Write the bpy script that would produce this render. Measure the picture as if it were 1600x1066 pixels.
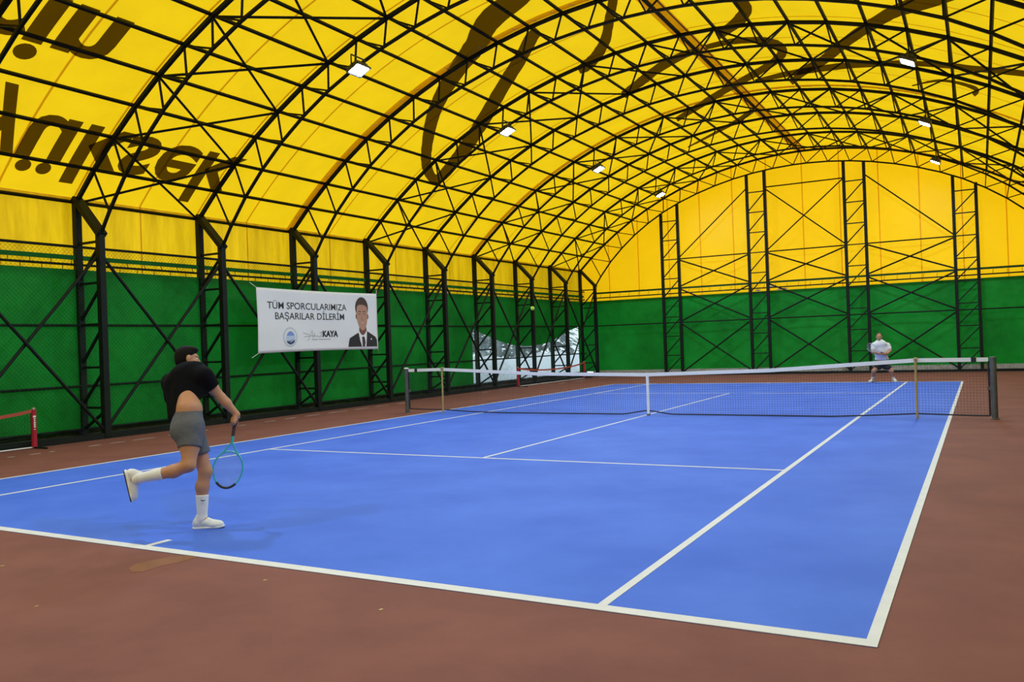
import bpy, math, random
import numpy as np
from mathutils import Matrix, Vector
random.seed(7)
rng = np.random.default_rng(7)
S = bpy.context.scene
COL = S.collection
for o in list(bpy.data.objects):
    bpy.data.objects.remove(o)

# ------------------------------------------------------------------ camera
FPX = 1314.34
CAM = np.array([6.0668, -16.5148, 1.5738])
PITCH, YAW, ROLL = 0.0035, -0.5089, -0.0353
_f = np.array([math.sin(YAW) * math.cos(PITCH), math.cos(YAW) * math.cos(PITCH), math.sin(PITCH)])
_r = np.array([math.cos(YAW), -math.sin(YAW), 0.0])
_u = np.cross(_r, _f)
RT = math.cos(ROLL) * _r + math.sin(ROLL) * _u
UP = -math.sin(ROLL) * _r + math.cos(ROLL) * _u
FW = _f
cd = bpy.data.cameras.new('camera')
cd.sensor_width = 36.0
cd.lens = FPX / 1600 * 36.0
cd.clip_start = 0.05
cd.clip_end = 400
camo = bpy.data.objects.new('camera', cd)
COL.objects.link(camo)
M = Matrix.Identity(4)
for i in range(3):
    M[i][0], M[i][1], M[i][2], M[i][3] = RT[i], UP[i], -FW[i], CAM[i]
camo.matrix_world = M
S.camera = camo

# ------------------------------------------------------------------ world: bright overcast winter day
w = bpy.data.worlds.new('World')
S.world = w
w.use_nodes = True
nt = w.node_tree
bg = nt.nodes['Background']
bg.inputs[0].default_value = (0.92, 0.96, 1.0, 1)
bg.inputs[1].default_value = 1.75
S.view_settings.view_transform = 'Standard'
S.view_settings.look = 'None'
S.view_settings.exposure = 0.0
S.view_settings.gamma = 1.0
S.view_settings.use_curve_mapping = False
LAMP_W = 215.0
LAMP_COL = (0.43, 0.69, 1.0)


# ------------------------------------------------------------------ pixel helpers
def ray(u, v):
    return (u - 800) * RT - (v - 533) * UP + FPX * FW


def at_depth(u, v, d):
    return Vector(CAM + ray(u, v) / FPX * d)


RC, CZ = 13.66, -4.75


def on_roof(u, v, r=RC):
    d = ray(u, v)
    oz = CAM[2] - CZ
    a = d[0] ** 2 + d[2] ** 2
    b = 2 * (CAM[0] * d[0] + oz * d[2])
    c = CAM[0] ** 2 + oz ** 2 - r * r
    t = (-b + math.sqrt(b * b - 4 * a * c)) / (2 * a)
    return CAM + t * d


# ------------------------------------------------------------------ materials
def srgb(c):
    return tuple(((x / 255) / 12.92 if x / 255 <= 0.04045 else ((x / 255 + 0.055) / 1.055) ** 2.4) for x in c)


def mat(name, col, rough=0.6, var=0.0, vscale=3.0, bump=0.0, bscale=40.0, metal=0.0, stretch=(1, 1, 1), spec=0.5,
        emit=None, estr=0.0, col2=None, sheen=0.0):
    m = bpy.data.materials.new(name)
    m.use_nodes = True
    n = m.node_tree
    p = n.nodes['Principled BSDF']
    p.inputs['Base Color'].default_value = (*col, 1)
    p.inputs['Roughness'].default_value = rough
    p.inputs['Metallic'].default_value = metal
    p.inputs['Specular IOR Level'].default_value = spec
    if emit:
        p.inputs['Emission Color'].default_value = (*emit, 1)
        p.inputs['Emission Strength'].default_value = estr
    if var > 0 or bump > 0 or col2:
        g = n.nodes.new('ShaderNodeNewGeometry')
        mp = n.nodes.new('ShaderNodeMapping')
        mp.inputs['Scale'].default_value = stretch
        n.links.new(g.outputs['Position'], mp.inputs[0])
        if var > 0 or col2:
            t = n.nodes.new('ShaderNodeTexNoise')
            t.inputs['Scale'].default_value = vscale
            t.inputs['Detail'].default_value = 6
            t.inputs['Roughness'].default_value = 0.6
            n.links.new(mp.outputs[0], t.inputs['Vector'])
            r = n.nodes.new('ShaderNodeValToRGB')
            r.color_ramp.elements[0].position = 0.35
            r.color_ramp.elements[1].position = 0.68
            c2 = col2 if col2 else tuple(x * (1 - var) for x in col)
            r.color_ramp.elements[0].color = (*c2, 1)
            r.color_ramp.elements[1].color = (*col, 1)
            n.links.new(t.outputs['Fac'], r.inputs[0])
            n.links.new(r.outputs[0], p.inputs['Base Color'])
        if bump > 0:
            t2 = n.nodes.new('ShaderNodeTexNoise')
            t2.inputs['Scale'].default_value = bscale
            t2.inputs['Detail'].default_value = 4
            n.links.new(mp.outputs[0], t2.inputs['Vector'])
            b = n.nodes.new('ShaderNodeBump')
            b.inputs['Strength'].default_value = bump
            b.inputs['Distance'].default_value = 0.02
            n.links.new(t2.outputs['Fac'], b.inputs['Height'])
            n.links.new(b.outputs[0], p.inputs['Normal'])
    return m


def sheet(name, refl, trans, fac, var=0.1, stretch=(1, 1, 1), vscale=1.5, gloss=0.010, bump=0.0, col_dirt=None, lo=0.38, hi=0.62):
    """PVC sheet that lets daylight through: diffuse + translucent + a little gloss."""
    m = bpy.data.materials.new(name)
    m.use_nodes = True
    n = m.node_tree
    n.nodes.remove(n.nodes['Principled BSDF'])
    out = n.nodes['Material Output']
    g = n.nodes.new('ShaderNodeNewGeometry')
    mp = n.nodes.new('ShaderNodeMapping')
    mp.inputs['Scale'].default_value = stretch
    n.links.new(g.outputs['Position'], mp.inputs[0])
    t = n.nodes.new('ShaderNodeTexNoise')
    t.inputs['Scale'].default_value = vscale
    t.inputs['Detail'].default_value = 6
    t.inputs['Roughness'].default_value = 0.65
    n.links.new(mp.outputs[0], t.inputs['Vector'])

    def tint(c):
        r = n.nodes.new('ShaderNodeValToRGB')
        r.color_ramp.elements[0].position = lo
        r.color_ramp.elements[1].position = hi
        d = col_dirt if col_dirt else (1 - var, 1 - var, 1 - var)
        r.color_ramp.elements[0].color = (c[0] * d[0], c[1] * d[1], c[2] * d[2], 1)
        r.color_ramp.elements[1].color = (*c, 1)
        n.links.new(t.outputs['Fac'], r.inputs[0])
        return r.outputs[0]
    a = n.nodes.new('ShaderNodeBsdfDiffuse')
    b = n.nodes.new('ShaderNodeBsdfTranslucent')
    n.links.new(tint(refl), a.inputs[0])
    n.links.new(tint(trans), b.inputs[0])
    mx = n.nodes.new('ShaderNodeMixShader')
    mx.inputs[0].default_value = fac
    n.links.new(a.outputs[0], mx.inputs[1])
    n.links.new(b.outputs[0], mx.inputs[2])
    gl = n.nodes.new('ShaderNodeBsdfGlossy')
    gl.inputs['Roughness'].default_value = 0.45
    mx2 = n.nodes.new('ShaderNodeMixShader')
    mx2.inputs[0].default_value = gloss
    n.links.new(mx.outputs[0], mx2.inputs[1])
    n.links.new(gl.outputs[0], mx2.inputs[2])
    if bump > 0:
        t2 = n.nodes.new('ShaderNodeTexNoise')
        t2.inputs['Scale'].default_value = 1.6
        n.links.new(g.outputs['Position'], t2.inputs['Vector'])
        bp = n.nodes.new('ShaderNodeBump')
        bp.inputs['Strength'].default_value = bump
        bp.inputs['Distance'].default_value = 0.15
        n.links.new(t2.outputs['Fac'], bp.inputs['Height'])
        for k in (a, b, gl):
            n.links.new(bp.outputs[0], k.inputs['Normal'])
    n.links.new(mx2.outputs[0], out.inputs[0])
    return m


YEL_R, YEL_T = (0.80, 0.50, 0.012), (0.86, 0.565, 0.006)
MT = dict(
    membrane=sheet('yellow_membrane', YEL_R, YEL_T, 0.62, var=0.07, vscale=0.9),
    membrane_side=sheet('yellow_membrane_streaked', YEL_R, YEL_T, 0.62, stretch=(2, 2, 0.3), vscale=1.5, col_dirt=(0.64, 0.59, 0.5), lo=0.28, hi=0.66),
    tarp=sheet('green_tarp', (0.010, 0.235, 0.032), (0.005, 0.22, 0.016), 0.22, var=0.42, vscale=0.7, gloss=0.012, bump=0.35, lo=0.3, hi=0.6),
    gable=sheet('yellow_gable_membrane', (0.82, 0.47, 0.008), (0.94, 0.545, 0.004), 0.62, var=0.05, vscale=0.6),
    ink=sheet('roof_print', (0.050, 0.036, 0.004), (0.16, 0.115, 0.008), 0.6, var=0.1, gloss=0.0),
    steel=mat('dark_green_black_steel', (0.006, 0.008, 0.005), 0.6, var=0.3, vscale=6, spec=0.15),
    wallsteel=mat('weathered_dark_steel', (0.009, 0.014, 0.012), 0.6, var=0.3, vscale=6, spec=0.2),
    rail=mat('dark_green_rail', (0.010, 0.055, 0.010), 0.6, spec=0.2),
    rope=mat('brown_rope', (0.16, 0.06, 0.01), 0.8),
    floor=mat('brown_acrylic', srgb((131, 85, 76)), 0.75, col2=srgb((119, 76, 69)), vscale=1.3, bump=0.08, bscale=220, spec=0.12),
    court=mat('blue_acrylic', srgb((76, 117, 224)), 0.62, col2=srgb((63, 103, 211)), vscale=0.9, bump=0.06, bscale=260, spec=0.16),
    line=mat('white_line_paint', (0.70, 0.71, 0.72), 0.6, var=0.08, vscale=6),
    mark=mat('worn_white_paint', (0.55, 0.50, 0.46), 0.7, var=0.4, vscale=14),
    rust=mat('rust_stain', srgb((134, 80, 40)), 0.7, var=0.25, vscale=8),
    concrete=mat('dirty_concrete', (0.085, 0.075, 0.06), 0.9, var=0.5, vscale=5, bump=0.2, bscale=30),
    banner=mat('banner_vinyl', (0.85, 0.865, 0.89), 0.45, var=0.04, vscale=1.2),
    black=mat('black_print', (0.02, 0.02, 0.022), 0.6),
    grey=mat('grey_print', (0.30, 0.31, 0.32), 0.6),
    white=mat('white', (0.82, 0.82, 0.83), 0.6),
    netwhite=mat('net_band_white', (0.87, 0.88, 0.90), 0.6, var=0.06, vscale=4),
    netblack=mat('net_cord_black', (0.012, 0.014, 0.022), 0.7),
    post=mat('painted_grey_post', (0.12, 0.125, 0.13), 0.45, var=0.35, vscale=9),
    stick=mat('varnished_wood_stick', srgb((190, 160, 100)), 0.5, var=0.2, vscale=10),
    red=mat('red_vinyl', srgb((176, 24, 52)), 0.5, var=0.2, vscale=6),
    redband=mat('faded_red_band', srgb((176, 74, 58)), 0.6),
    housing=mat('lamp_housing', (0.06, 0.065, 0.075), 0.45, metal=0.5),
    lens=mat('lamp_lens', (0.9, 0.9, 0.9), 0.3, emit=(0.80, 0.90, 1.0), estr=30.0),
    skin=mat('skin', srgb((188, 135, 104)), 0.55, var=0.06, vscale=12),
    hair=mat('dark_hair', (0.006, 0.005, 0.005), 0.7, bump=0.5, bscale=120, spec=0.12),
    shirt=mat('black_jersey', (0.0045, 0.005, 0.0075), 0.9, var=0.2, vscale=10, spec=0.1, bump=0.8, bscale=9),
    shorts=mat('grey_marl', srgb((92, 95, 104)), 0.85, var=0.14, vscale=16, bump=0.6, bscale=14),
    sock=mat('white_sock', (0.78, 0.78, 0.80), 0.8),
    shoe=mat('white_shoe', (0.76, 0.76, 0.77), 0.5),
    sole=mat('black_sole', (0.015, 0.015, 0.018), 0.6),
    teal=mat('teal_racket', srgb((64, 186, 190)), 0.35),
    grip=mat('dark_grip', (0.06, 0.035, 0.03), 0.7),
    string=mat('racket_string', (0.35, 0.42, 0.5), 0.5),
    ball=mat('tennis_felt', srgb((186, 226, 60)), 0.9),
    snow=mat('snow_ground', (0.80, 0.84, 0.90), 0.8, var=0.08, vscale=0.4),
    bark=mat('bark', (0.035, 0.028, 0.022), 0.9),
    leaf=mat('dark_foliage', (0.020, 0.050, 0.035), 0.8, var=0.4, vscale=3),
)


# ------------------------------------------------------------------ object helpers
def tag(o, label=None, cat=None, group=None, kind=None):
    if label:
        o['label'] = label
    if cat:
        o['category'] = cat
    if group:
        o['group'] = group
    if kind:
        o['kind'] = kind
    return o


def link(o, parent=None):
    COL.objects.link(o)
    if parent is not None:
        o.parent = parent
        o.matrix_parent_inverse = PWI.get(parent.name, Matrix.Identity(4))
    return o


PWI = {}


def empty(name, loc=(0, 0, 0), parent=None):
    o = bpy.data.objects.new(name, None)
    o.empty_display_size = 0.2
    COL.objects.link(o)
    o.location = loc
    PWI[o.name] = Matrix.Translation(Vector(loc)).inverted()
    if parent is not None:
        o.parent = parent
        o.matrix_parent_inverse = PWI.get(parent.name, Matrix.Identity(4))
    return o


def mesh_obj(name, verts, faces, m, parent=None, smooth=False, mats=None):
    me = bpy.data.meshes.new(name)
    me.from_pydata([tuple(v) for v in verts], [], [tuple(f) for f in faces])
    if mats:
        for x in mats:
            me.materials.append(x)
    else:
        me.materials.append(m)
    if smooth:
        me.polygons.foreach_set('use_smooth', [True] * len(me.polygons))
    me.update()
    o = bpy.data.objects.new(name, me)
    return link(o, parent)


class MB:
    def __init__(s):
        s.v, s.f = [], []

    def box(s, lo, hi):
        b = len(s.v)
        x0, y0, z0 = lo
        x1, y1, z1 = hi
        s.v += [(x0, y0, z0), (x1, y0, z0), (x1, y1, z0), (x0, y1, z0), (x0, y0, z1), (x1, y0, z1), (x1, y1, z1), (x0, y1, z1)]
        s.f += [tuple(b + i for i in q) for q in ((3, 2, 1, 0), (4, 5, 6, 7), (0, 1, 5, 4), (1, 2, 6, 5), (2, 3, 7, 6), (3, 0, 4, 7))]
        return s

    def sweep(s, pts, ra, rb=None, n=4, side=None, caps=True, phase=None):
        """tube along points; ra/rb radii (scalar or list); side = fixed side vector"""
        pts = [Vector(p) for p in pts]
        L = len(pts)
        ra = ra if hasattr(ra, '__len__') else [ra] * L
        rb = ra if rb is None else (rb if hasattr(rb, '__len__') else [rb] * L)
        ph = (math.pi / 4 if n == 4 else 0) if phase is None else phase
        b = len(s.v)
        k = math.sqrt(2) if n == 4 else 1
        prev = None
        for i, p in enumerate(pts):
            d = (pts[min(i + 1, L - 1)] - pts[max(i - 1, 0)]).normalized()
            if side is not None:
                a = Vector(side)
            elif prev is not None:
                a = prev
            else:
                a = Vector((0, 0, 1)) if abs(d.z) < 0.9 else Vector((1, 0, 0))
            a = (a - d * a.dot(d)).normalized()
            prev = a
            c = d.cross(a)
            for j in range(n):
                t = ph + 2 * math.pi * j / n
                s.v.append(tuple(p + a * (math.cos(t) * ra[i] * k) + c * (math.sin(t) * rb[i] * k)))
        for i in range(L - 1):
            for j in range(n):
                j2 = (j + 1) % n
                s.f.append((b + i * n + j, b + i * n + j2, b + (i + 1) * n + j2, b + (i + 1) * n + j))
        if caps:
            s.f.append(tuple(b + j for j in reversed(range(n))))
            s.f.append(tuple(b + (L - 1) * n + j for j in range(n)))
        return s

    def quad(s, a, b_, c, d):
        b = len(s.v)
        s.v += [tuple(a), tuple(b_), tuple(c), tuple(d)]
        s.f.append((b, b + 1, b + 2, b + 3))
        return s

    def build(s, name, m, parent=None, smooth=False):
        return mesh_obj(name, s.v, s.f, m, parent, smooth)


UNIT = {}


def unit(m, rnd):
    k = (m.name, rnd)
    if k not in UNIT:
        b = MB()
        n = 8 if rnd else 4
        b.sweep([(0, 0, -0.5), (0, 0, 0.5)], 0.5, n=n, side=(1, 0, 0))
        me = bpy.data.meshes.new('round_bar' if rnd else 'square_bar')
        me.from_pydata(b.v, [], b.f)
        me.materials.append(m)
        if rnd:
            me.polygons.foreach_set('use_smooth', [len(p.vertices) == 4 for p in me.polygons])
        UNIT[k] = me
    return UNIT[k]


def bar(name, a, b, w_, m, parent=None, rnd=False, h=None, side=None):
    a, b = Vector(a), Vector(b)
    d = b - a
    L = d.length
    z = d / L
    s = Vector(side) if side else (Vector((0, 1, 0)) if abs(z.y) < 0.9 else Vector((0, 0, 1)))
    x = (s - z * s.dot(z)).normalized()
    y = z.cross(x)
    h = h or w_
    o = bpy.data.objects.new(name, unit(m, rnd))
    c = (a + b) / 2
    mm = Matrix(((x.x * w_, y.x * h, z.x * L, c.x), (x.y * w_, y.y * h, z.y * L, c.y), (x.z * w_, y.z * h, z.z * L, c.z), (0, 0, 0, 1)))
    link(o, parent)
    o.matrix_basis = mm
    return o


def copy_tree(o, loc):
    c = o.copy()
    COL.objects.link(c)
    c.location = loc
    for ch in o.children:
        k = ch.copy()
        COL.objects.link(k)
        k.parent = c
        k.matrix_parent_inverse = ch.matrix_parent_inverse.copy()
    return c


def arc(r, th):
    t = math.radians(th)
    return (r * math.sin(t), CZ + r * math.cos(t))


# ================================================================== SETTING
FR = [-5.99 + 3.03 * i for i in range(-4, 9)]          # frame stations, first behind the camera
Y0, Y1 = FR[0] - 0.3, FR[-1] + 0.32
XW = 9.76
ZE = 4.80            # eave
ZG = 3.37            # top of green tarp
# ---- outside ground
tag(MB().box((-90, -60, -0.6), (60, 90, -0.12)).build('ground', MT['snow']), kind='structure')

# ---- floor
floor = tag(MB().box((-9.9, Y0 - 0.1, -0.12), (9.9, Y1 + 0.1, 0)).build('floor', MT['floor']), kind='structure')
DR, SR, CC, SL, DL, BN, VN, VF, BF = 5.535, 4.048, -0.04, -4.091, -5.478, -11.958, -6.523, 6.632, 11.602
court = MB().box((DL - .03, BN - .05, 0.0), (DR + .03, BF + .05, 0.003)).build('court_surface', MT['court'], floor)


def line(x0, x1, y0, y1):
    MB().box((x0, y0, 0.003), (x1, y1, 0.006)).build('court_line', MT['line'], court)


hw = 0.03
for x in (DR, DL):
    line(x - hw, x + hw, BN - .05, BF + .05)
for x in (SR, SL):
    line(x - hw, x + hw, BN + .05, BF - .05)
line(DL + hw, DR - hw, BN - .05, BN + .05)
line(DL + hw, DR - hw, BF - .05, BF + .05)
for y in (VN, VF):
    line(SL + hw, SR - hw, y - .025, y + .025)
line(CC - hw + .005, CC + hw - .005, VN + .025, VF - .025)
line(CC - hw, CC + hw, BN + .05, BN + .27)
line(CC - hw, CC + hw, BF - .2, BF - .05)


def patch(name, pts, m, parent, z=0.004):
    n = len(pts)
    v = [(x, y, 0.0) for x, y in pts] + [(x, y, z) for x, y in pts]
    f = [tuple(range(n, 2 * n))] + [(i, (i + 1) % n, n + (i + 1) % n, n + i) for i in range(n)]
    return mesh_obj(name, v, f, m, parent)


def floor_px(u, v):
    d = ray(u, v)
    t = -CAM[2] / d[2]
    p = CAM + t * d
    return (p[0], p[1])


patch('rust_streak', [floor_px(*p) for p in ((200, 889), (206, 895), (222, 894), (248, 886), (284, 878), (308, 871), (306, 867), (272, 870), (236, 876), (212, 882))], MT['rust'], floor, 0.002)
for i, (y, x, L) in enumerate([(-8.45, -7.97, .16), (-8.05, -7.95, .22), (-7.75, -7.96, .12), (-6.9, -8.02, .3), (-6.45, -8.04, .35), (-5.9, -8.05, .55), (-5.2, -8.06, .2), (-4.4, -8.1, .3), (-3.3, -8.15, .25), (-2.4, -8.2, .4),
                               (-1.7, -8.28, .5), (-.95, -8.28, .55), (0.0, -8.3, .9), (1.0, -8.32, .7), (1.9, -8.34, .8), (2.8, -8.36, .5), (7.5, -8.4, .6), (12.5, -8.0, .9), (14.2, -8.0, 1.2), (16.2, -7.9, .8)]):
    n = 9
    pts = [(x + 0.035 * math.sin(2 * math.pi * k / n) * random.uniform(.5, 1.3), y + L / 2 * math.cos(2 * math.pi * k / n) * random.uniform(.75, 1.1)) for k in range(n)]
    patch('paint_mark', pts, MT['mark'], floor, 0.002)
# tiny pale chips lying on the near brown surface
for u, v in ((57, 948), (414, 907), (596, 953), (3, 885)):
    x, y = floor_px(u, v)
    patch('paint_chip', [(x + .012 * math.cos(a) * random.uniform(.6, 1.5), y + .02 * math.sin(a) * random.uniform(.6, 1.4)) for a in (0, 1.2, 2.5, 3.7, 5)], MT['stick'], floor, 0.003)

# ---- roof membrane in strips, overlapping at welded seams
ceiling = tag(empty('ceiling'), kind='structure')
TH = 46.0
half = 1.515
ys = [Y0 + 0.0]
y = FR[0] + half
ys = [Y0] + [FR[0] + half * k for k in range(1, 25)] + [Y1 + 0.02]


def strip(name, ya, yb, r, m, parent, th0=-TH, th1=TH, n=52):
    v, f = [], []
    for i in range(n + 1):
        x, z = arc(r, th0 + (th1 - th0) * i / n)
        v += [(x, ya, z), (x, yb, z)]
    for i in range(n):
        f.append((2 * i, 2 * i + 1, 2 * i + 3, 2 * i + 2))
    return mesh_obj(name, v, f, m, parent, smooth=True)


for i in range(len(ys) - 1):
    strip('membrane_panel', ys[i] - .022, ys[i + 1] + .022, 13.685 + 0.002 * (i % 2), MT['membrane'], ceiling)
for k in (3, 6, 9):   # laced module joints every third frame
    yj = FR[k] - 0.04
    strip('joint_flap', yj - .11, yj + .11, 13.655, MT['membrane'], ceiling)
    lb = MB()
    for t in range(-44, 45, 2):
        x, z = arc(13.63, t)
        x2, z2 = arc(13.63, t + .35)
        lb.sweep([(x, yj - .10, z), (x2, yj + .05, z2)], .006, n=3)
    tag(lb.build('joint_lacing', MT['mark'], ceiling), kind='stuff')
strip('ridge_flap', Y0, Y1, 13.662, MT['membrane'], ceiling, -0.9, 0.9, 4)
for t in (-0.35, 0.75):
    x, z = arc(13.64, t)
    MB().sweep([(x, Y0 + .1, z), (x, Y1 - .1, z)], .018, n=6).build('ridge_rope', MT['rope'], ceiling)

# purlins
NP, DT = 13, 45.8 / 13
for k in range(-NP, NP + 1):
    x, z = arc(13.60, k * DT)
    bar('purlin', (x, Y0 + .05, z), (x, Y1 - .05, z), .052, MT['steel'], ceiling, side=(math.cos(math.radians(k * DT)), 0, -math.sin(math.radians(k * DT))))
# diagonal roof bracing in some bays
for i in (4, 7, 9, 11):
    for k in range(-NP, NP - 1, 2):
        a0, a1 = arc(13.55, k * DT), arc(13.55, (k + 2) * DT)
        bar('roof_brace', (a0[0], FR[i], a0[1]), (a1[0], FR[i + 1], a1[1]), .050, MT['steel'], ceiling, rnd=True)
        bar('roof_brace', (a1[0], FR[i], a1[1]), (a0[0], FR[i + 1], a0[1]), .050, MT['steel'], ceiling, rnd=True)

# ---- lettering printed on the roof sheet
def text_mesh(s, size, off=0.0, spacing=1.0, res=4):
    c = bpy.data.curves.new('t', 'FONT')
    c.body = s
    c.size = size
    c.offset = off
    c.space_character = spacing
    c.resolution_u = res
    c.fill_mode = 'FRONT'
    o = bpy.data.objects.new('t', c)
    COL.objects.link(o)
    dg = bpy.context.evaluated_depsgraph_get()
    me = bpy.data.meshes.new_from_object(o.evaluated_get(dg))
    v = np.array([tuple(q.co) for q in me.vertices]) if len(me.vertices) else np.zeros((0, 3))
    f = [tuple(p.vertices) for p in me.polygons]
    bpy.data.objects.remove(o)
    bpy.data.curves.remove(c)
    bpy.data.meshes.remove(me)
    return v, f


def subdiv(v, f, maxlen):
    """split long triangles so that lettering follows the curved sheet"""
    v = [tuple(x) for x in v]
    tri = []
    for q in f:
        for i in range(1, len(q) - 1):
            tri.append((q[0], q[i], q[i + 1]))
    cache = {}

    def mid(a, b):
        k = (min(a, b), max(a, b))
        if k not in cache:
            cache[k] = len(v)
            v.append(tuple((np.array(v[a]) + np.array(v[b])) / 2))
        return cache[k]
    for _ in range(5):
        out = []
        ch = False
        # split by edge marks so neighbouring triangles stay joined
        for a, b, c in tri:
            L = [np.linalg.norm(np.subtract(v[p], v[q])) > maxlen for p, q in ((a, b), (b, c), (c, a))]
            s = sum(L)
            if s == 0:
                out.append((a, b, c))
                continue
            ch = True
            if s == 3:
                x, y_, z = mid(a, b), mid(b, c), mid(c, a)
                out += [(a, x, z), (x, b, y_), (z, y_, c), (x, y_, z)]
            else:
                while not (L[0] and not (s == 2 and not L[1])):
                    a, b, c = b, c, a
                    L = L[1:] + L[:1]
                x = mid(a, b)
                if s == 1:
                    out += [(a, x, c), (x, b, c)]
                else:
                    y_ = mid(b, c)
                    out += [(a, x, c), (x, y_, c), (x, b, y_)]
        tri = out
        if not ch:
            break
    return np.array(v), tri


RI = 13.672


def letters(v, f):
    """split a text mesh into its letters (dots and cedillas stay with their letter)"""
    par = list(range(len(v)))

    def find(a):
        while par[a] != a:
            par[a] = par[par[a]]
            a = par[a]
        return a
    for q in f:
        for k in q[1:]:
            par[find(k)] = find(q[0])
    comp = {}
    for q in f:
        comp.setdefault(find(q[0]), []).append(q)
    items = []
    for fs in comp.values():
        xs = [v[i][0] for q in fs for i in q]
        items.append([min(xs), max(xs), fs])
    items.sort(key=lambda t: -(t[1] - t[0]))
    out = []
    for a, b, fs in items:
        for o in out:
            if min(b, o[1]) - max(a, o[0]) > .6 * (b - a):
                o[2] = o[2] + fs
                break
        else:
            out.append([a, b, fs])
    res = []
    for a, b, fs in sorted(out, key=lambda t: t[0]):
        ids = sorted({i for q in fs for i in q})
        m_ = {i: n for n, i in enumerate(ids)}
        res.append((np.array([v[i] for i in ids]), [tuple(m_[i] for i in q) for q in fs]))
    return res



def roof_text(s, xh, yst, yend, th_base, off, tall=1.0):
    v, f = text_mesh(s, xh / 0.546, off)
    v, f = subdiv(v, f, 0.25)
    x0, x1 = v[:, 0].min(), v[:, 0].max()
    for v, f in letters(v, f):
        yy = yst + (v[:, 0] - x0) / (x1 - x0) * (yend - yst)
        th = th_base - np.degrees(v[:, 1] * tall / RI)
        P = [(RI * math.sin(math.radians(t)), q, CZ + RI * math.cos(math.radians(t))) for t, q in zip(th, yy)]
        mesh_obj('printed_letter', P, f, MT['ink'], ceiling)


roof_text('y', 0.80, -8.30, -7.53, -38.35, 0.034, 1.36)
roof_text('üksek', 0.80, -7.50, -2.60, -38.35, 0.034, 1.36)
roof_text('rin', 0.98, -9.30, -6.98, -28.35, 0.055, 1.14)


def brush(pts):
    """brush stroke: (u, v, width in px) read off the photo, laid on the roof sheet"""
    P = np.array(pts, float)
    n = len(P)
    out = []
    for i in range(n - 1):
        p0, p1, p2, p3 = P[max(i - 1, 0)], P[i], P[i + 1], P[min(i + 2, n - 1)]
        for t in np.linspace(0, 1, 7)[:-1]:
            out.append(0.5 * ((2 * p1) + (-p0 + p2) * t + (2 * p0 - 5 * p1 + 4 * p2 - p3) * t * t + (-p0 + 3 * p1 - 3 * p2 + p3) * t ** 3))
    out.append(P[-1])
    out = np.array(out)
    v, f = [], []
    for i in range(len(out)):
        d = out[min(i + 1, len(out) - 1), :2] - out[max(i - 1, 0), :2]
        d /= np.linalg.norm(d) + 1e-9
        nrm = np.array([-d[1], d[0]])
        wd = out[i, 2] * (1 + random.uniform(-.05, .05))
        for s_ in (-.5, 0, .5):
            q = out[i, :2] + nrm * wd * s_
            v.append(tuple(on_roof(q[0], q[1], RI)))
    for i in range(len(out) - 1):
        for j in (0, 1):
            f.append((3 * i + j, 3 * i + j + 1, 3 * i + j + 4, 3 * i + j + 3))
    return mesh_obj('printed_brush_stroke', v, f, MT['ink'], ceiling)


brush([(850, -40, 36), (803, 0, 34), (763, 34, 36), (741, 73, 32), (713, 110, 27), (690, 149, 23), (676, 183, 20), (668, 222, 17), (666, 253, 16), (673, 275, 15), (686, 279, 15), (710, 253, 19), (733, 222, 21), (758, 183, 21), (786, 135, 21), (814, 90, 20), (830, 60, 20), (841, 47, 16)])
brush([(962, -30, 15), (958, 0, 15), (952, 31, 15), (946, 62, 16), (932, 87, 17), (916, 103, 17), (904, 110, 12)])
brush([(1120, -6, 6), (1148, -4, 16), (1165, 12, 19), (1157, 29, 19), (1138, 45, 16), (1120, 56, 14)])
brush([(1102, 74, 8), (1143, 65, 9), (1188, 63, 11), (1215, 71, 15), (1222, 83, 15), (1206, 99, 12), (1176, 117, 11), (1131, 142, 11), (1098, 162, 10), (1057, 187, 8)])
brush([(1093, 77, 8), (1066, 87, 12), (1030, 106, 14), (1001, 128, 14), (974, 149, 12)])
brush([(1520, -30, 40), (1443, 2, 26), (1398, 18, 20), (1366, 36, 19), (1335, 56, 17), (1305, 79, 16), (1285, 95, 15), (1258, 110, 13), (1236, 130, 8)])
brush([(1180, 127, 6), (1233, 115, 9), (1285, 107, 10), (1330, 102, 10), (1398, 99, 9), (1465, 101, 9), (1521, 107, 9), (1600, 115, 10), (1660, 124, 8)])
brush([(1425, 134, 2), (1465, 126, 4), (1499, 130, 5), (1526, 140, 7), (1521, 149, 6)])
brush([(1176, 173, 8), (1143, 194, 6), (1075, 230, 2)])


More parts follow.
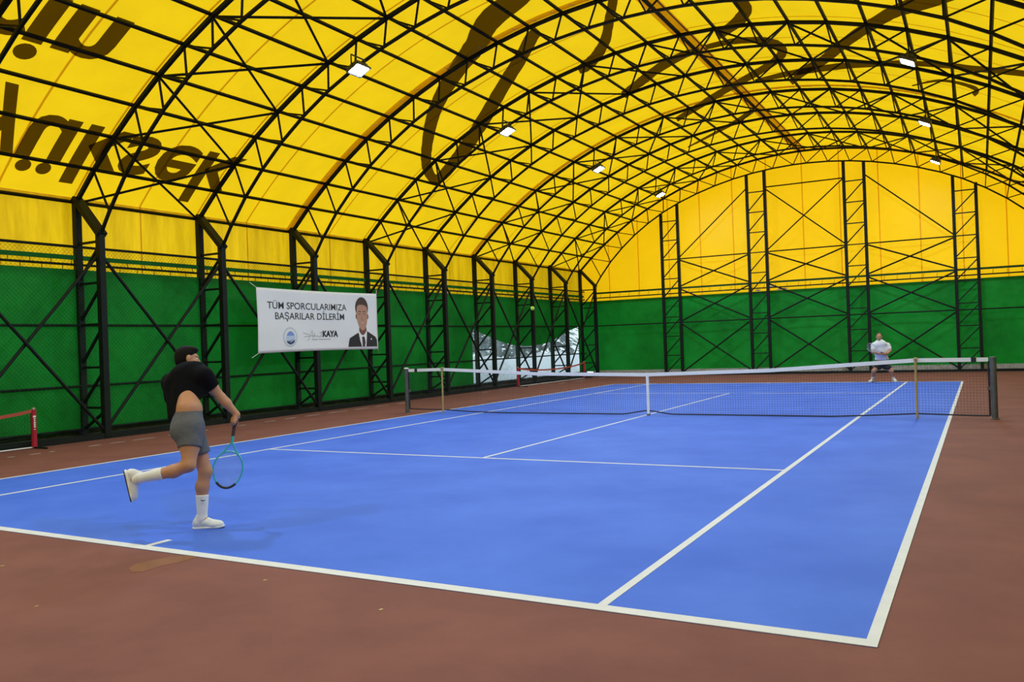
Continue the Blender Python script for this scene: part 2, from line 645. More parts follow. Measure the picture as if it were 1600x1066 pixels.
# ---- side and end walls
def wall_side(sgn, name, hole=None):
    W_ = tag(empty(name), kind='structure')
    X = sgn * XW
    # yellow skirt panels between eave and tarp
    for i in range(len(ys) - 1):
        off = .003 * (i % 2)
        mesh_obj('skirt_panel', [(X + sgn * off, ys[i] - .02, 3.25), (X + sgn * off, ys[i + 1] + .02, 3.25), (X + sgn * off, ys[i + 1] + .02, ZE + .02), (X + sgn * off, ys[i] - .02, ZE + .02)],
                 [(0, 1, 2, 3)], MT['membrane_side'], W_)
    Xt = X - sgn * 0.03

    def zb(yy):
        if hole and hole[0][0] < yy < hole[-1][0]:
            return float(np.interp(yy, [h[0] for h in hole], [h[1] for h in hole]))
        return 0.16 + 0.02 * math.sin(yy * 2.1) + 0.012 * math.sin(yy * 7.7)
    yy = list(np.arange(Y0, Y1 + .01, 0.15))
    if hole:
        yy += [hole[0][0] - .001, hole[0][0] + .001, hole[-1][0] - .001, hole[-1][0] + .001]
        yy.sort()
    v, f = [], []
    nz = 8
    for q in yy:
        b = zb(q)
        for j in range(nz + 1):
            t = j / nz
            wob = 0.02 * math.sin(q * 1.7 + t * 2) * math.sin(t * math.pi) + 0.012 * math.sin(q * 5.1) * (1 - t)
            v.append((Xt - sgn * (wob + .02), q, b + (ZG - b) * t))
    n = nz + 1
    for i in range(len(yy) - 1):
        for j in range(nz):
            f.append((i * n + j, (i + 1) * n + j, (i + 1) * n + j + 1, i * n + j + 1))
    mesh_obj('green_tarp', v, f, MT['tarp'], W_, smooth=True)
    MB().box((min(Xt - sgn * .045, Xt - sgn * .02), Y0, 3.56), (max(Xt - sgn * .045, Xt - sgn * .02), Y1, 3.65)).build('tarp_hem', MT['tarp'], W_)
    for z, d in ((3.82, .055), (3.46, .05), (2.25, .05), (1.03, .05), (0.17, .05)):
        bar('rail', (X - sgn * .10, Y0, z), (X - sgn * .10, Y1, z), d, MT['wallsteel'], W_, rnd=True)
    lb = MB()
    for q in np.arange(Y0 + .3, Y1, 0.42):
        lb.sweep([(X - sgn * .10, q, 3.46), (X - sgn * .07, q + .02, 3.37)], .008, n=3)
        lb.sweep([(X - sgn * .10, q + .2, 3.46), (X - sgn * .07, q + .2, 3.57)], .008, n=3)
    tag(lb.build('tarp_lacing', MT['wallsteel'], W_), kind='stuff')
    MB().box((min(sgn * 9.08, sgn * 9.88), Y0, -.02), (max(sgn * 9.08, sgn * 9.88), Y1, 0.035)).build('concrete_strip', MT['concrete'], W_)
    MB().box((min(sgn * 9.83, sgn * 9.92), Y0, -.12), (max(sgn * 9.83, sgn * 9.92), Y1, 0.27 if not hole else 0.20)).build('kerb_wall', MT['concrete'], W_)
    MB().box((min(sgn * 8.94, sgn * 9.08), Y0, 0), (max(sgn * 8.94, sgn * 9.08), Y1, 0.11)).build('base_beam', MT['wallsteel'], W_)
    return W_


HOLE = [(8.85, 2.16), (9.6, 1.98), (10.4, 1.78), (11.3, 1.6), (12.1, 1.5), (13.3, 1.47), (14.5, 1.53), (15.4, 1.66), (16.1, 1.86), (17.0, 2.08), (17.9, 2.24)]
WL = wall_side(-1, 'wall_left', HOLE)
WR = wall_side(1, 'wall_right')
# crossed wall braces between the inner posts, left side (and right)
for i in range(2, 12):
    for sgn, W_ in ((-1, WL), (1, WR)):
        X = sgn * 8.99
        bar('wall_brace', (X, FR[i], 3.62), (X, FR[i + 1], .12), .065, MT['wallsteel'], W_, rnd=True)
        bar('wall_brace', (X + sgn * .07, FR[i + 1], 3.62), (X + sgn * .07, FR[i], .12), .065, MT['wallsteel'], W_, rnd=True)
# chain-link in front of the left tarp
cb = MB()
Xc, zb_, zt_ = -9.63, .2, 3.80
dzl = zt_ - zb_
for q in np.arange(-12, Y1 + dzl, 0.085):
    for s_ in (1, -1):
        ya, yb = (q - dzl, q) if s_ > 0 else (q, q - dzl)
        a, b = np.array([Xc, ya, zb_]), np.array([Xc, yb, zt_])
        lo, hi = 0.0, 1.0
        d = b[1] - a[1]
        for lim, isup in ((Y1, True), (-12.0, False)):
            t = (lim - a[1]) / d
            if (d > 0) == isup:
                hi = min(hi, t)
            else:
                lo = max(lo, t)
        if hi - lo > .02:
            cb.sweep([a + (b - a) * lo, a + (b - a) * hi], .0022, n=3, caps=False)
tag(cb.build('chain_link', MT['rail'], WL), kind='stuff')


# clear foil over the torn opening
def foil():
    m = bpy.data.materials.new('clear_foil')
    m.use_nodes = True
    n = m.node_tree
    n.nodes.remove(n.nodes['Principled BSDF'])
    tr = n.nodes.new('ShaderNodeBsdfTransparent')
    tr.inputs[0].default_value = (0.72, 0.84, 0.88, 1)
    df = n.nodes.new('ShaderNodeBsdfTranslucent')
    df.inputs[0].default_value = (0.55, 0.70, 0.74, 1)
    gl = n.nodes.new('ShaderNodeBsdfGlossy')
    gl.inputs['Roughness'].default_value = 0.12
    g = n.nodes.new('ShaderNodeNewGeometry')
    t = n.nodes.new('ShaderNodeTexNoise')
    t.inputs['Scale'].default_value = 2.2
    t.inputs['Detail'].default_value = 8
    n.links.new(g.outputs['Position'], t.inputs['Vector'])
    r = n.nodes.new('ShaderNodeValToRGB')
    r.color_ramp.elements[0].position = .42
    r.color_ramp.elements[1].position = .75
    r.color_ramp.elements[0].color = (.12, .12, .12, 1)
    r.color_ramp.elements[1].color = (.45, .45, .45, 1)
    n.links.new(t.outputs['Fac'], r.inputs[0])
    m1 = n.nodes.new('ShaderNodeMixShader')
    n.links.new(r.outputs[0], m1.inputs[0])
    n.links.new(tr.outputs[0], m1.inputs[1])
    n.links.new(df.outputs[0], m1.inputs[2])
    m2 = n.nodes.new('ShaderNodeMixShader')
    m2.inputs[0].default_value = .05
    n.links.new(m1.outputs[0], m2.inputs[1])
    n.links.new(gl.outputs[0], m2.inputs[2])
    n.links.new(m2.outputs[0], n.nodes['Material Output'].inputs[0])
    return m


v, f = [], []
for i in range(41):
    for j in range(9):
        q = 8.75 + 9.3 * i / 40
        z = 0.12 + 2.3 * j / 8
        v.append((-9.80 + .03 * math.sin(q * 2.3 + z * 3) * math.sin(j / 8 * math.pi), q, z))
for i in range(40):
    for j in range(8):
        f.append((i * 9 + j, (i + 1) * 9 + j, (i + 1) * 9 + j + 1, i * 9 + j + 1))
tag(mesh_obj('window_1', v, f, foil(), smooth=True), kind='structure')


# end walls
def wall_end(Y, sgn, name):
    W_ = tag(empty(name), kind='structure')
    n = 14
    for i in range(n):
        xa, xb = -9.8 + 19.6 * i / n - .02, -9.8 + 19.6 * (i + 1) / n + .02
        off = .003 * (i % 2)
        k = 6
        v, f = [], []
        for j in range(k + 1):
            x = xa + (xb - xa) * j / k
            xc = max(-9.79, min(9.79, x))
            v += [(x, Y + sgn * off, 3.25), (x, Y + sgn * off, CZ + math.sqrt(max(13.70 ** 2 - xc * xc, 0)))]
        for j in range(k):
            f.append((2 * j, 2 * j + 2, 2 * j + 3, 2 * j + 1))
        mesh_obj('gable_panel', v, f, MT['gable'], W_)
    xs = np.arange(-9.8, 9.81, .2)
    v, f = [], []
    nz = 8
    for x in xs:
        b = .2 + .015 * math.sin(x * 3)
        for j in range(nz + 1):
            t = j / nz
            v.append((x, Y - sgn * (.03 + .02 * math.sin(x * 1.9 + 2 * t) * math.sin(t * math.pi)), b + (ZG - b) * t))
    m_ = nz + 1
    for i in range(len(xs) - 1):
        for j in range(nz):
            f.append((i * m_ + j, (i + 1) * m_ + j, (i + 1) * m_ + j + 1, i * m_ + j + 1))
    mesh_obj('green_tarp', v, f, MT['tarp'], W_, smooth=True)
    MB().box((-9.3, min(Y - sgn * .62, Y), 0), (9.3, max(Y - sgn * .62, Y), .035)).build('concrete_strip', MT['concrete'], W_)
    MB().box((-9.0, min(Y - sgn * .74, Y - sgn * .62), 0), (9.0, max(Y - sgn * .74, Y - sgn * .62), .09)).build('base_beam', MT['wallsteel'], W_)
    MB().box((-9.3, min(Y - sgn * .10, Y - sgn * .02), .03), (9.3, max(Y - sgn * .10, Y - sgn * .02), .24)).build('low_kerb', MT['mark'], W_)
    return W_


WB = wall_end(Y1, 1, 'wall_back')
WF = wall_end(Y0, -1, 'wall_front')
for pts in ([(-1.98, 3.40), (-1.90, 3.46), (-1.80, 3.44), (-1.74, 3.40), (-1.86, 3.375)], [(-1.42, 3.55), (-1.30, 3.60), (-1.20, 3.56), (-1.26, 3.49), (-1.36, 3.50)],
            [(-1.16, 3.40), (-1.0, 3.44), (-.78, 3.45), (-.62, 3.42), (-.80, 3.385), (-1.02, 3.37)]):  # white patches stand in for daylight showing through tears above the tarp
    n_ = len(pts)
    mesh_obj('tear_daylight', [(x, Y1 - .07, z) for x, z in pts] + [(x, Y1 - .055, z) for x, z in pts], [tuple(range(n_))] + [tuple(reversed(range(n_, 2 * n_)))] + [(i, (i + 1) % n_, n_ + (i + 1) % n_, n_ + i) for i in range(n_)], MT['white'], WB)
YB = FR[-1]
LC = [(-5.80, -5.07), (-2.11, -1.40), (1.61, 2.34), (5.33, 6.06)]
# rails across the back wall
bar('rail', (-8.95, YB, 3.70), (8.95, YB, 3.70), .075, MT['rail'], WB)
bar('rail', (-8.95, YB + .1, 3.49), (8.95, YB + .1, 3.49), .05, MT['wallsteel'], WB, rnd=True)
bar('rail', (-8.95, YB, 2.24), (8.95, YB, 2.24), .05, MT['wallsteel'], WB, rnd=True)
lb = MB()
for q in np.arange(-8.8, 8.9, .45):
    lb.sweep([(q, YB + .1, 3.49), (q + .01, Y1 - .05, 3.66)], .008, n=3)
tag(lb.build('tarp_lacing', MT['wallsteel'], WB), kind='stuff')
for a, b in ((-5.07, -2.11), (-1.40, 1.61), (2.34, 5.33)):
    bar('rail', (a, YB, 4.94), (b, YB, 4.94), .05, MT['steel'], WB, rnd=True)
    for z0, z1 in ((.12, 2.2), (2.28, 3.66), (3.76, 4.9)):
        bar('gable_brace', (a, YB - .02, z0), (b, YB - .02, z1), .06, MT['wallsteel'] if z1 < 4 else MT['steel'], WB, rnd=True)
        bar('gable_brace', (a, YB + .03, z1), (b, YB + .03, z0), .06, MT['wallsteel'] if z1 < 4 else MT['steel'], WB, rnd=True)
bar('gable_brace', (-5.07, YB, 4.98), (-2.11, YB, 7.6), .05, MT['steel'], WB, rnd=True)
bar('gable_brace', (5.33, YB, 4.98), (2.34, YB, 7.6), .05, MT['steel'], WB, rnd=True)
bar('gable_brace', (-1.40, YB - .02, 4.98), (1.61, YB - .02, 7.55), .05, MT['steel'], WB, rnd=True)
bar('gable_brace', (-1.40, YB + .03, 7.5), (1.61, YB + .03, 4.98), .05, MT['steel'], WB, rnd=True)
bar('rail', (-1.40, YB, 7.55), (1.61, YB, 7.55), .05, MT['steel'], WB, rnd=True)


# ================================================================== STEEL FRAMES
def inner_r(th):
    return float(np.interp(abs(th), [0, 24, 27, 30, 33, 36, 41, 46], [13.06, 13.06, 13.04, 13.0, 12.95, 12.88, 12.74, 12.52]))


def truss_frame(Y):
    F = empty('steel_frame', (0, Y, 0))
    st, ws = MT['steel'], MT['wallsteel']
    ths = [k * DT for k in range(-NP, NP + 1)]
    MB().sweep([(arc(13.56, t)[0], Y, arc(13.56, t)[1]) for t in ths], .036, n=4, side=(0, 1, 0)).build('outer_chord', st, F)
    # inner nodes sit a little below the outer node above them
    inn = []
    for k in range(-NP, 0):
        inn.append((k + 1) * DT - 1.1)
    allin = [-45.9] + inn + [-t for t in reversed(inn)] + [45.9]
    ip = [(arc(inner_r(t), t)[0], Y, arc(inner_r(t), t)[1]) for t in allin]
    MB().sweep(ip, .026, n=4, side=(0, 1, 0)).build('inner_chord', st, F)
    op = [(arc(13.56, t)[0], Y, arc(13.56, t)[1]) for t in ths]
    for k in range(NP):                       # left half, mirrored for the right
        for s_ in (1, -1):
            o0, o1, i0 = op[k], op[k + 1], ip[k + 1]
            mir = lambda p: (p[0] * s_, p[1], p[2])
            if k > 0:
                bar('web_bar', mir(o0), mir(i0), .032, st, F)
            bar('web_bar', mir(o1), mir(i0), .032, st, F)
    for s_ in (-1, 1):
        xo, xi = s_ * 9.70, s_ * 8.99
        bar('outer_post', (xo, Y, .03), (xo, Y, 4.78), .125, ws, F, side=(1, 0, 0))
        bar('inner_post', (xi, Y, .03), (xi, Y, 4.08), .125, ws, F, side=(1, 0, 0))
        bar('knee_plate', (xo, Y, 4.80), (xi - s_ * .06, Y, 4.00), .20, ws, F, h=.10, side=(0, 1, 0))
        zs = [3.88, 3.07, 2.25, 1.40, .60, .10]
        for z in zs[:-1]:
            bar('rung', (xo, Y, z), (xi, Y, z), .045, ws, F)
        for za, zb__ in zip(zs[:-1], zs[1:]):
            bar('web_bar', (xo, Y, zb__ + .05), (xi, Y, za - .05), .045, ws, F)
    return F


ordn = ['first', 'second', 'third', 'fourth', 'fifth', 'sixth', 'seventh', 'eighth', 'ninth', 'tenth', 'eleventh']
proto = None
for n_, i in enumerate(range(12, 1, -1)):
    if proto is None:
        o = proto = truss_frame(FR[i])
    else:
        o = copy_tree(proto, (0, FR[i], 0))
    lab = ('black steel arch truss standing against the yellow and green back wall' if n_ == 0
           else 'black steel arch truss frame on lattice posts, %s counted from the back wall' % ordn[n_])
    tag(o, lab, 'truss', 'arched steel trusses carrying the roof')

for q, (xa, xb) in enumerate(LC):
    L_ = empty('lattice_column', ((xa + xb) / 2, YB, 0))
    for x in (xa, xb):
        zt = CZ + math.sqrt(13.06 ** 2 - x * x)
        bar('column_chord', (x, YB, .03), (x, YB, zt), .11, MT['wallsteel'], L_, side=(1, 0, 0))
    ztop = CZ + math.sqrt(13.06 ** 2 - max(abs(xa), abs(xb)) ** 2) - .1
    zs = [.05] + list(np.arange(.84, ztop, .82))
    for z in zs[1:]:
        bar('rung', (xa, YB, z), (xb, YB, z), .04, MT['wallsteel'], L_)
    for za, zc in zip(zs[:-1], zs[1:]):
        bar('web_bar', (xa, YB, za + .03), (xb, YB, zc - .03), .04, MT['wallsteel'], L_)
    tag(L_, 'dark steel lattice column on the back wall, %s from the left' % ordn[q], 'column', 'lattice columns on the back wall')


# ================================================================== LAMPS
def lamp(x, y, label):
    yf, y = y, y - .25
    dz = .20 if x < 0 else .12
    s_ = -1 if x < 0 else 1
    z = CZ + math.sqrt(13.02 ** 2 - x * x) - .02
    T = empty('floodlight', (x, y, z))
    tilt = s_ * math.radians(26)
    R_ = Matrix.Translation((x, y, z - dz)) @ Matrix.Rotation(tilt, 4, 'Y')

    def put(o):
        o.data.transform(R_)
        return o
    b = MB()
    b.box((-.15, -.20, -.02), (.15, .20, .03))
    for k in range(9):
        b.box((-.14 + .033 * k, -.18, .03), (-.125 + .033 * k, .18, .085))
    put(b.build('housing', MT['housing'], T))
    put(MB().box((-.06, -.09, .085), (.06, .09, .135)).build('driver_box', MT['housing'], T))
    put(MB().box((-.13, -.18, -.026), (.13, .18, -.0205)).build('lens', MT['lens'], T))
    b = MB().box((-.165, -.21, -.035), (.165, -.198, -.0)).box((-.165, .198, -.035), (.165, .21, 0)).box((-.165, -.21, -.035), (-.15, .21, 0)).box((.15, -.21, -.035), (.165, .21, 0))
    put(b.build('rim', MT['housing'], T))
    b = MB().sweep([(x, y - .215, z - dz), (x, y - .215, z + .04), (x, yf, z + .04), (x, y + .215, z + .03), (x, y + .215, z - dz)], .012, n=4)
    b.build('bracket', MT['housing'], T)
    ld = bpy.data.lights.new('floodlight_light', 'AREA')
    ld.shape = 'RECTANGLE'
    ld.size, ld.size_y = .26, .36
    ld.energy = LAMP_W
    ld.color = LAMP_COL
    lo = bpy.data.objects.new('floodlight_light', ld)
    link(lo, T)
    lo.matrix_basis = R_ @ Matrix.Translation((0, 0, -.03))
    tag(T, label, 'lamp', 'floodlights hung under the roof trusses')
    return T


near = ['nearest the camera', 'second from the camera', 'third from the camera', 'fourth and farthest']
for n_, i in enumerate((5, 7, 9, 11)):
    lamp(-4.66, FR[i], 'lit floodlight in the left roof row, ' + near[n_])
    lamp(4.92, FR[i], 'lit floodlight in the right roof row, ' + near[n_] if n_ else 'lit floodlight in the right roof row, above the camera side of the net')
for i in (1, 3):  # unseen lamps continuing both rows, added for white light on the floor
    lamp(-4.66, FR[i], 'unseen floodlight added behind the camera, left roof row' if i == 1 else 'unseen floodlight added to the left roof row, above the near baseline')
    lamp(4.92, FR[i], 'unseen floodlight added behind the camera, right roof row' if i == 1 else 'unseen floodlight added to the right roof row, above the near baseline')

# ================================================================== NET
PR, PL, TR, TL = 6.224, -6.102, 5.031, -5.042
HP, HC = 1.05, 0.875


def net_top(x):
    xs_ = [PL, TL, TL + 1.2, -2.5, 0, 2.5, TR - 1.2, TR, PR]
    zs_ = [1.055, 1.065, 1.0, .925, HC, .925, 1.0, 1.065, 1.055]
    return float(np.interp(x, xs_, zs_))


def net_bot(x):
    return float(np.interp(x, [PL, PL + .3, TL, TL + .7, -3.5, -.5, -.05, .05, .5, 3.6, TR - .8, TR, PR - .3, PR], [.10, .09, .085, .045, .025, .025, .10, .10, .03, .02, .045, .085, .06, .06]))


net = tag(empty('tennis_net', (0, 0, 0)), 'black tennis net with a white headband across the blue court', 'net')
X0, X1 = PL + .07, PR - .07
b = MB()
for x in np.arange(X0, X1, .05):
    b.sweep([(x, 0, net_bot(x)), (x, 0, net_top(x) - .03)], .0017, n=3, caps=False)
xs_ = np.linspace(X0, X1, 70)
for k in range(1, 20):
    t = k / 20
    b.sweep([(x, 0, net_bot(x) + (net_top(x) - .03 - net_bot(x)) * t) for x in xs_], .0017, n=3, caps=False)
tag(b.build('net_mesh', MT['netblack'], net), kind='stuff')
xs_ = sorted(list(np.linspace(X0, X1, 90)) + [TL, TR])
MB().sweep([(x, 0, net_top(x) - .035) for x in xs_], .035, .012, n=4, side=(0, 0, 1)).build('headband', MT['netwhite'], net)
MB().sweep([(x, 0, net_bot(x)) for x in xs_], .013, n=6).build('bottom_cord', MT['netblack'], net)
for x in (X0, X1):
    MB().sweep([(x, 0, net_bot(x)), (x, 0, net_top(x) - .06)], .016, n=6).build('side_cord', MT['netblack'], net)
for x in (X0 + .22, X1 - .22):
    MB().box((x - .04, -.016, net_top(x) - .076), (x + .04, .016, net_top(x) + .004)).build('black_tape', MT['netblack'], net)
MB().box((.02 - .025, -.018, .03), (.02 + .025, .018, HC + .004)).build('centre_strap', MT['netwhite'], net)
MB().box((.02 - .03, -.03, 0), (.02 + .03, .03, .035)).build('strap_anchor', MT['post'], net)


def lathe(prof, n=20):
    b = MB()
    for r, z in prof:
        for j in range(n):
            a = 2 * math.pi * j / n
            b.v.append((r * math.cos(a), r * math.sin(a), z))
    for i in range(len(prof) - 1):
        for j in range(n):
            b.f.append((i * n + j, i * n + (j + 1) % n, (i + 1) * n + (j + 1) % n, (i + 1) * n + j))
    b.f.append(tuple(range(n))[::-1])
    b.f.append(tuple((len(prof) - 1) * n + j for j in range(n)))
    return b


def moved(o, loc):
    o.data.transform(Matrix.Translation(loc))
    return o


for x, lab in ((PR, 'grey steel net post at the right end of the net'), (PL, 'grey steel net post at the left end of the net')):
    P_ = empty('net_post', (x, 0, 0))
    moved(lathe([(.050, 0), (.050, 1.02), (.053, 1.025), (.053, 1.06), (.045, 1.068)]).build('tube', MT['post'], P_, smooth=False), (x, 0, 0))
    moved(lathe([(.075, 0), (.075, .012), (.056, .02)]).build('ground_collar', MT['post'], P_), (x, 0, 0))
    s_ = 1 if x > 0 else -1
    MB().box((x - s_ * .075 - .02, -.02, .50), (x - s_ * .075 + .02, .02, .56)).build('winch', MT['post'], P_)
    if x < 0:
        moved(lathe([(.056, 1.06), (.056, 1.085), (.03, 1.09)]).build('white_cap', MT['white'], P_), (x, 0, 0))
    tag(P_, lab, 'post', 'net posts')
for x, lab in ((TR, 'tan wooden singles stick propping the net near its right post'), (TL, 'tan wooden singles stick propping the net near its left post')):
    P_ = empty('singles_stick', (x, -.03, 0))
    moved(lathe([(.021, 0), (.021, 1.06), (.012, 1.085)], 12).build('shaft', MT['stick'], P_), (x, -.04, 0))
    MB().box((x - .03, -.075, 1.045), (x + .03, .02, 1.075)).build('notch_block', MT['stick'], P_)
    tag(P_, lab, 'stick', 'singles sticks')


# ================================================================== RED MINI NETS by the left wall
def mini_net(ya, yb, X, label, near_post):
    N = empty('mini_net', (X, (ya + yb) / 2, 0))
    for q in (ya, yb):
        MB().sweep([(X, q, .03), (X, q, .70)], [.052, .046], n=10, side=(1, 0, 0)).build('red_sleeve_post', MT['red'], N)
        MB().sweep([(X - .03, q, .018), (X + .38, q, .018)], .016, n=6).build('foot_tube', MT['wallsteel'], N)
        MB().box((X - .02, q - .02, .70), (X + .02, q + .02, .735)).build('top_clip', MT['mark'], N)
    MB().sweep([(X, ya, .022), (X, yb, .022)], .012, n=6).build('base_tube', MT['white'], N)
    pts = [(X + .01, ya + (yb - ya) * t, .68 - .16 * (4 * t * (1 - t)) ** .8) for t in np.linspace(0, 1, 25)]
    MB().sweep(pts, .028, .006, n=4, side=(0, 0, 1)).build('red_top_band', MT['redband'], N)
    b = MB()
    for p in np.linspace(0, 1, 110):
        y_ = ya + (yb - ya) * p
        b.sweep([(X, y_, .04), (X, y_, .66 - .16 * (4 * p * (1 - p)) ** .8)], .0014, n=3, caps=False)
    for k in range(1, 11):
        b.sweep([(X, ya + (yb - ya) * t, .04 + k / 11 * (.62 - .16 * (4 * t * (1 - t)) ** .8)) for t in np.linspace(0, 1, 20)], .0014, n=3, caps=False)
    tag(b.build('mini_mesh', MT['netblack'], N), kind='stuff')
    if near_post:       # blurred white marks down the sleeve
        q = yb
        for k, (z, h, w__) in enumerate([(.575, .030, .05), (.535, .018, .03), (.50, .028, .022), (.462, .024, .032), (.425, .026, .03), (.39, .022, .03), (.345, .016, .018)]):
            MB().box((X + .043, q - w__ / 2 - .012, z - h / 2), (X + .054, q + w__ / 2 - .012, z + h / 2)).build('white_mark', MT['white'], N)
    tag(N, label, 'net', 'red mini nets by the wall')


mini_net(-13.5, -7.52, -8.85, 'red mini training net with padded post at the near left wall', True)
mini_net(10.35, 16.2, -8.72, 'red mini training net in front of the clear opening, beyond the net', False)

# ================================================================== BANNER
XB = -8.90
BY0, BY1, BZ0, BZ1 = -2.04, 2.50, 1.56, 3.135
ban = tag(empty('banner', (XB, (BY0 + BY1) / 2, BZ0)), 'white printed banner with two text lines and a suited portrait on left wall', 'banner')


def bpt(u, v, off):
    """u, v in 0..1 on the banner (v up); gentle waves, corners pulled out"""
    edge = 0.035 * math.sin(math.pi * u) * (1 - v) * 0.6 - 0.02 * math.sin(math.pi * u) * v
    wave = 0.012 * math.sin(u * 9 + v * 4) * math.sin(math.pi * v)
    return (XB + wave + off, BY0 + (BY1 - BY0) * u + .01 * math.sin(v * 3), BZ0 + (BZ1 - BZ0) * v + edge)


nu, nv = 60, 20
v = [bpt(i / nu, j / nv, 0) for i in range(nu + 1) for j in range(nv + 1)]
f = [(i * (nv + 1) + j, (i + 1) * (nv + 1) + j, (i + 1) * (nv + 1) + j + 1, i * (nv + 1) + j + 1) for i in range(nu) for j in range(nv)]
so = mesh_obj('vinyl_sheet', v, f, MT['banner'], ban, smooth=True)
md = so.modifiers.new('thick', 'SOLIDIFY')
md.thickness = .004
md.offset = -1
BW, BH = BY1 - BY0, BZ1 - BZ0


def bprint(name, V, F, m, off=.004):
    V = np.asarray(V)
    V, F = subdiv(V, F, .16)
    return mesh_obj(name, [bpt(p[0] / BW, p[1] / BH, off) for p in V], F, m, ban)


def btext(s, uc, vc, width, size, off, m, name='printed_letter'):
    V, F = text_mesh(s, size, off)
    V = V.copy()
    x0, x1 = V[:, 0].min(), V[:, 0].max()
    V[:, 0] = (V[:, 0] - x0) / (x1 - x0) * width + uc * BW - width / 2
    V[:, 1] += vc * BH
    for v_, f_ in letters(V, F):
        bprint(name, v_, f_, m)


btext('TÜM SPORCULARIMIZA', .390, .685, .635 * BW, .245, .0015, MT['black'])
btext('BAŞARILAR DİLERİM', .405, .520, .555 * BW, .245, .0015, MT['black'])
btext('KAYA', .560, .232, .130 * BW, .22, .011, MT['black'])


def poly2(pts, sc=(1, 1), o=(0, 0)):
    return [((p[0] * sc[0] + o[0]) * BW, (p[1] * sc[1] + o[1]) * BH, 0) for p in pts]


def fan(name, pts, m, off=.004):
    """flat printed shape given by its outline in banner coordinates (0..1)"""
    V = [(p[0] * BW, p[1] * BH, 0) for p in pts]
    c = np.mean(np.array(V), axis=0)
    V.append(tuple(c))
    n = len(pts)
    return bprint(name, V, [(i, (i + 1) % n, n) for i in range(n)], m, off)


def ell(cx, cy, rx, ry, n=24, a0=0, a1=2 * math.pi):
    return [(cx + rx * math.cos(a0 + (a1 - a0) * i / n), cy + ry * math.sin(a0 + (a1 - a0) * i / n)) for i in range(n + (0 if a1 - a0 > 6.2 else 1))]


def ribbon(name, pts, wid, m, off=.004):
    P = np.array([(p[0] * BW, p[1] * BH) for p in pts])
    V, F = [], []
    for i in range(len(P)):
        d = P[min(i + 1, len(P) - 1)] - P[max(i - 1, 0)]
        d = d / (np.linalg.norm(d) + 1e-9)
        nn = np.array([-d[1], d[0]]) * wid / 2
        V += [(*(P[i] - nn), 0), (*(P[i] + nn), 0)]
    for i in range(len(P) - 1):
        F.append((2 * i, 2 * i + 2, 2 * i + 3, 2 * i + 1))
    bprint(name, V, F, m, off)


# handwritten first name in grey
hand = [(.335, .30), (.36, .285), (.385, .27)], [(.345, .235), (.375, .245), (.40, .25), (.425, .245)], \
       [(.372, .165), (.385, .21), (.397, .27), (.405, .325), (.412, .335), (.414, .30), (.411, .25), (.414, .215), (.42, .225), (.426, .26), (.43, .30), (.428, .25), (.43, .225), (.436, .25), (.441, .25), (.443, .225), (.449, .25), (.454, .25), (.456, .225), (.462, .25), (.467, .235), (.465, .225), (.47, .222), (.478, .235), (.483, .27), (.485, .31), (.483, .25), (.487, .225), (.495, .23)], \
       [(.470, .30), (.485, .305), (.502, .315)]
for h in hand:
    ribbon('handwritten_stroke', h, .013, MT['grey'])
ribbon('caption_bar', [(.405, .188), (.455, .188)], .018, MT['grey'])
ribbon('caption_bar', [(.462, .188), (.562, .188)], .018, MT['grey'])
# round emblem
pale = mat('emblem_pale', (0.55, 0.62, 0.66), .6)
sky = mat('emblem_blue', srgb((122, 150, 214)), .6)
navy = mat('emblem_navy', srgb((52, 66, 104)), .6)
lblue = mat('emblem_light', srgb((190, 208, 232)), .6)
fan('emblem_ring', ell(.235, .235, .055, .160, 32), pale, .003)
fan('emblem_disc', ell(.235, .235, .046, .134, 32), MT['white'], .004)
fan('emblem_field', ell(.237, .215, .037, .105, 32), lblue, .005)
fan('emblem_sky', ell(.237, .235, .030, .095, 16, .25, math.pi - .25), sky, .006)
fan('emblem_base', [(.203, .178), (.214, .135), (.237, .112), (.262, .14), (.272, .19), (.262, .182), (.250, .150), (.232, .145), (.216, .155)], navy, .006)
fan('emblem_wave', [(.210, .168), (.228, .170), (.250, .195), (.262, .205), (.245, .180), (.225, .158)], navy, .007)
# portrait: flat print of a man in a dark suit
pskin = mat('print_skin', srgb((186, 140, 118)), .6)
pdark = mat('print_skin_shade', srgb((120, 72, 58)), .6)
phair = mat('print_hair', srgb((72, 54, 46)), .6)
psuit = mat('print_suit', srgb((38, 36, 42)), .6)
ptie = mat('print_tie', srgb((76, 48, 66)), .6)
fan('portrait_suit', [(.716, .048), (.722, .14), (.728, .20), (.765, .245), (.805, .295), (.84, .20), (.87, .20), (.895, .325), (.935, .275), (.975, .225), (.988, .17), (.991, .048)], psuit, .003)
fan('portrait_shirt', [(.812, .30), (.828, .33), (.87, .34), (.893, .335), (.888, .20), (.883, .052), (.842, .052), (.822, .18)], MT['white'], .004)
fan('portrait_tie', [(.842, .215), (.855, .235), (.868, .215), (.876, .13), (.870, .05), (.848, .05), (.846, .13)], ptie, .005)
fan('portrait_hair', ell(.851, .735, .061, .195, 28), phair, .0045)
fan('portrait_neck', [(.818, .33), (.822, .42), (.885, .42), (.890, .34), (.868, .27), (.850, .25), (.832, .275)], pdark, .005)
fan('portrait_ear', ell(.797, .585, .007, .045, 10), pdark, .0055)
fan('portrait_ear', ell(.906, .585, .007, .045, 10), pdark, .0055)
fan('portrait_face', [(.799, .66), (.801, .54), (.812, .44), (.832, .36), (.852, .335), (.874, .36), (.893, .44), (.903, .55), (.905, .66), (.900, .75), (.880, .785), (.850, .795), (.820, .79), (.803, .745)], pskin, .006)
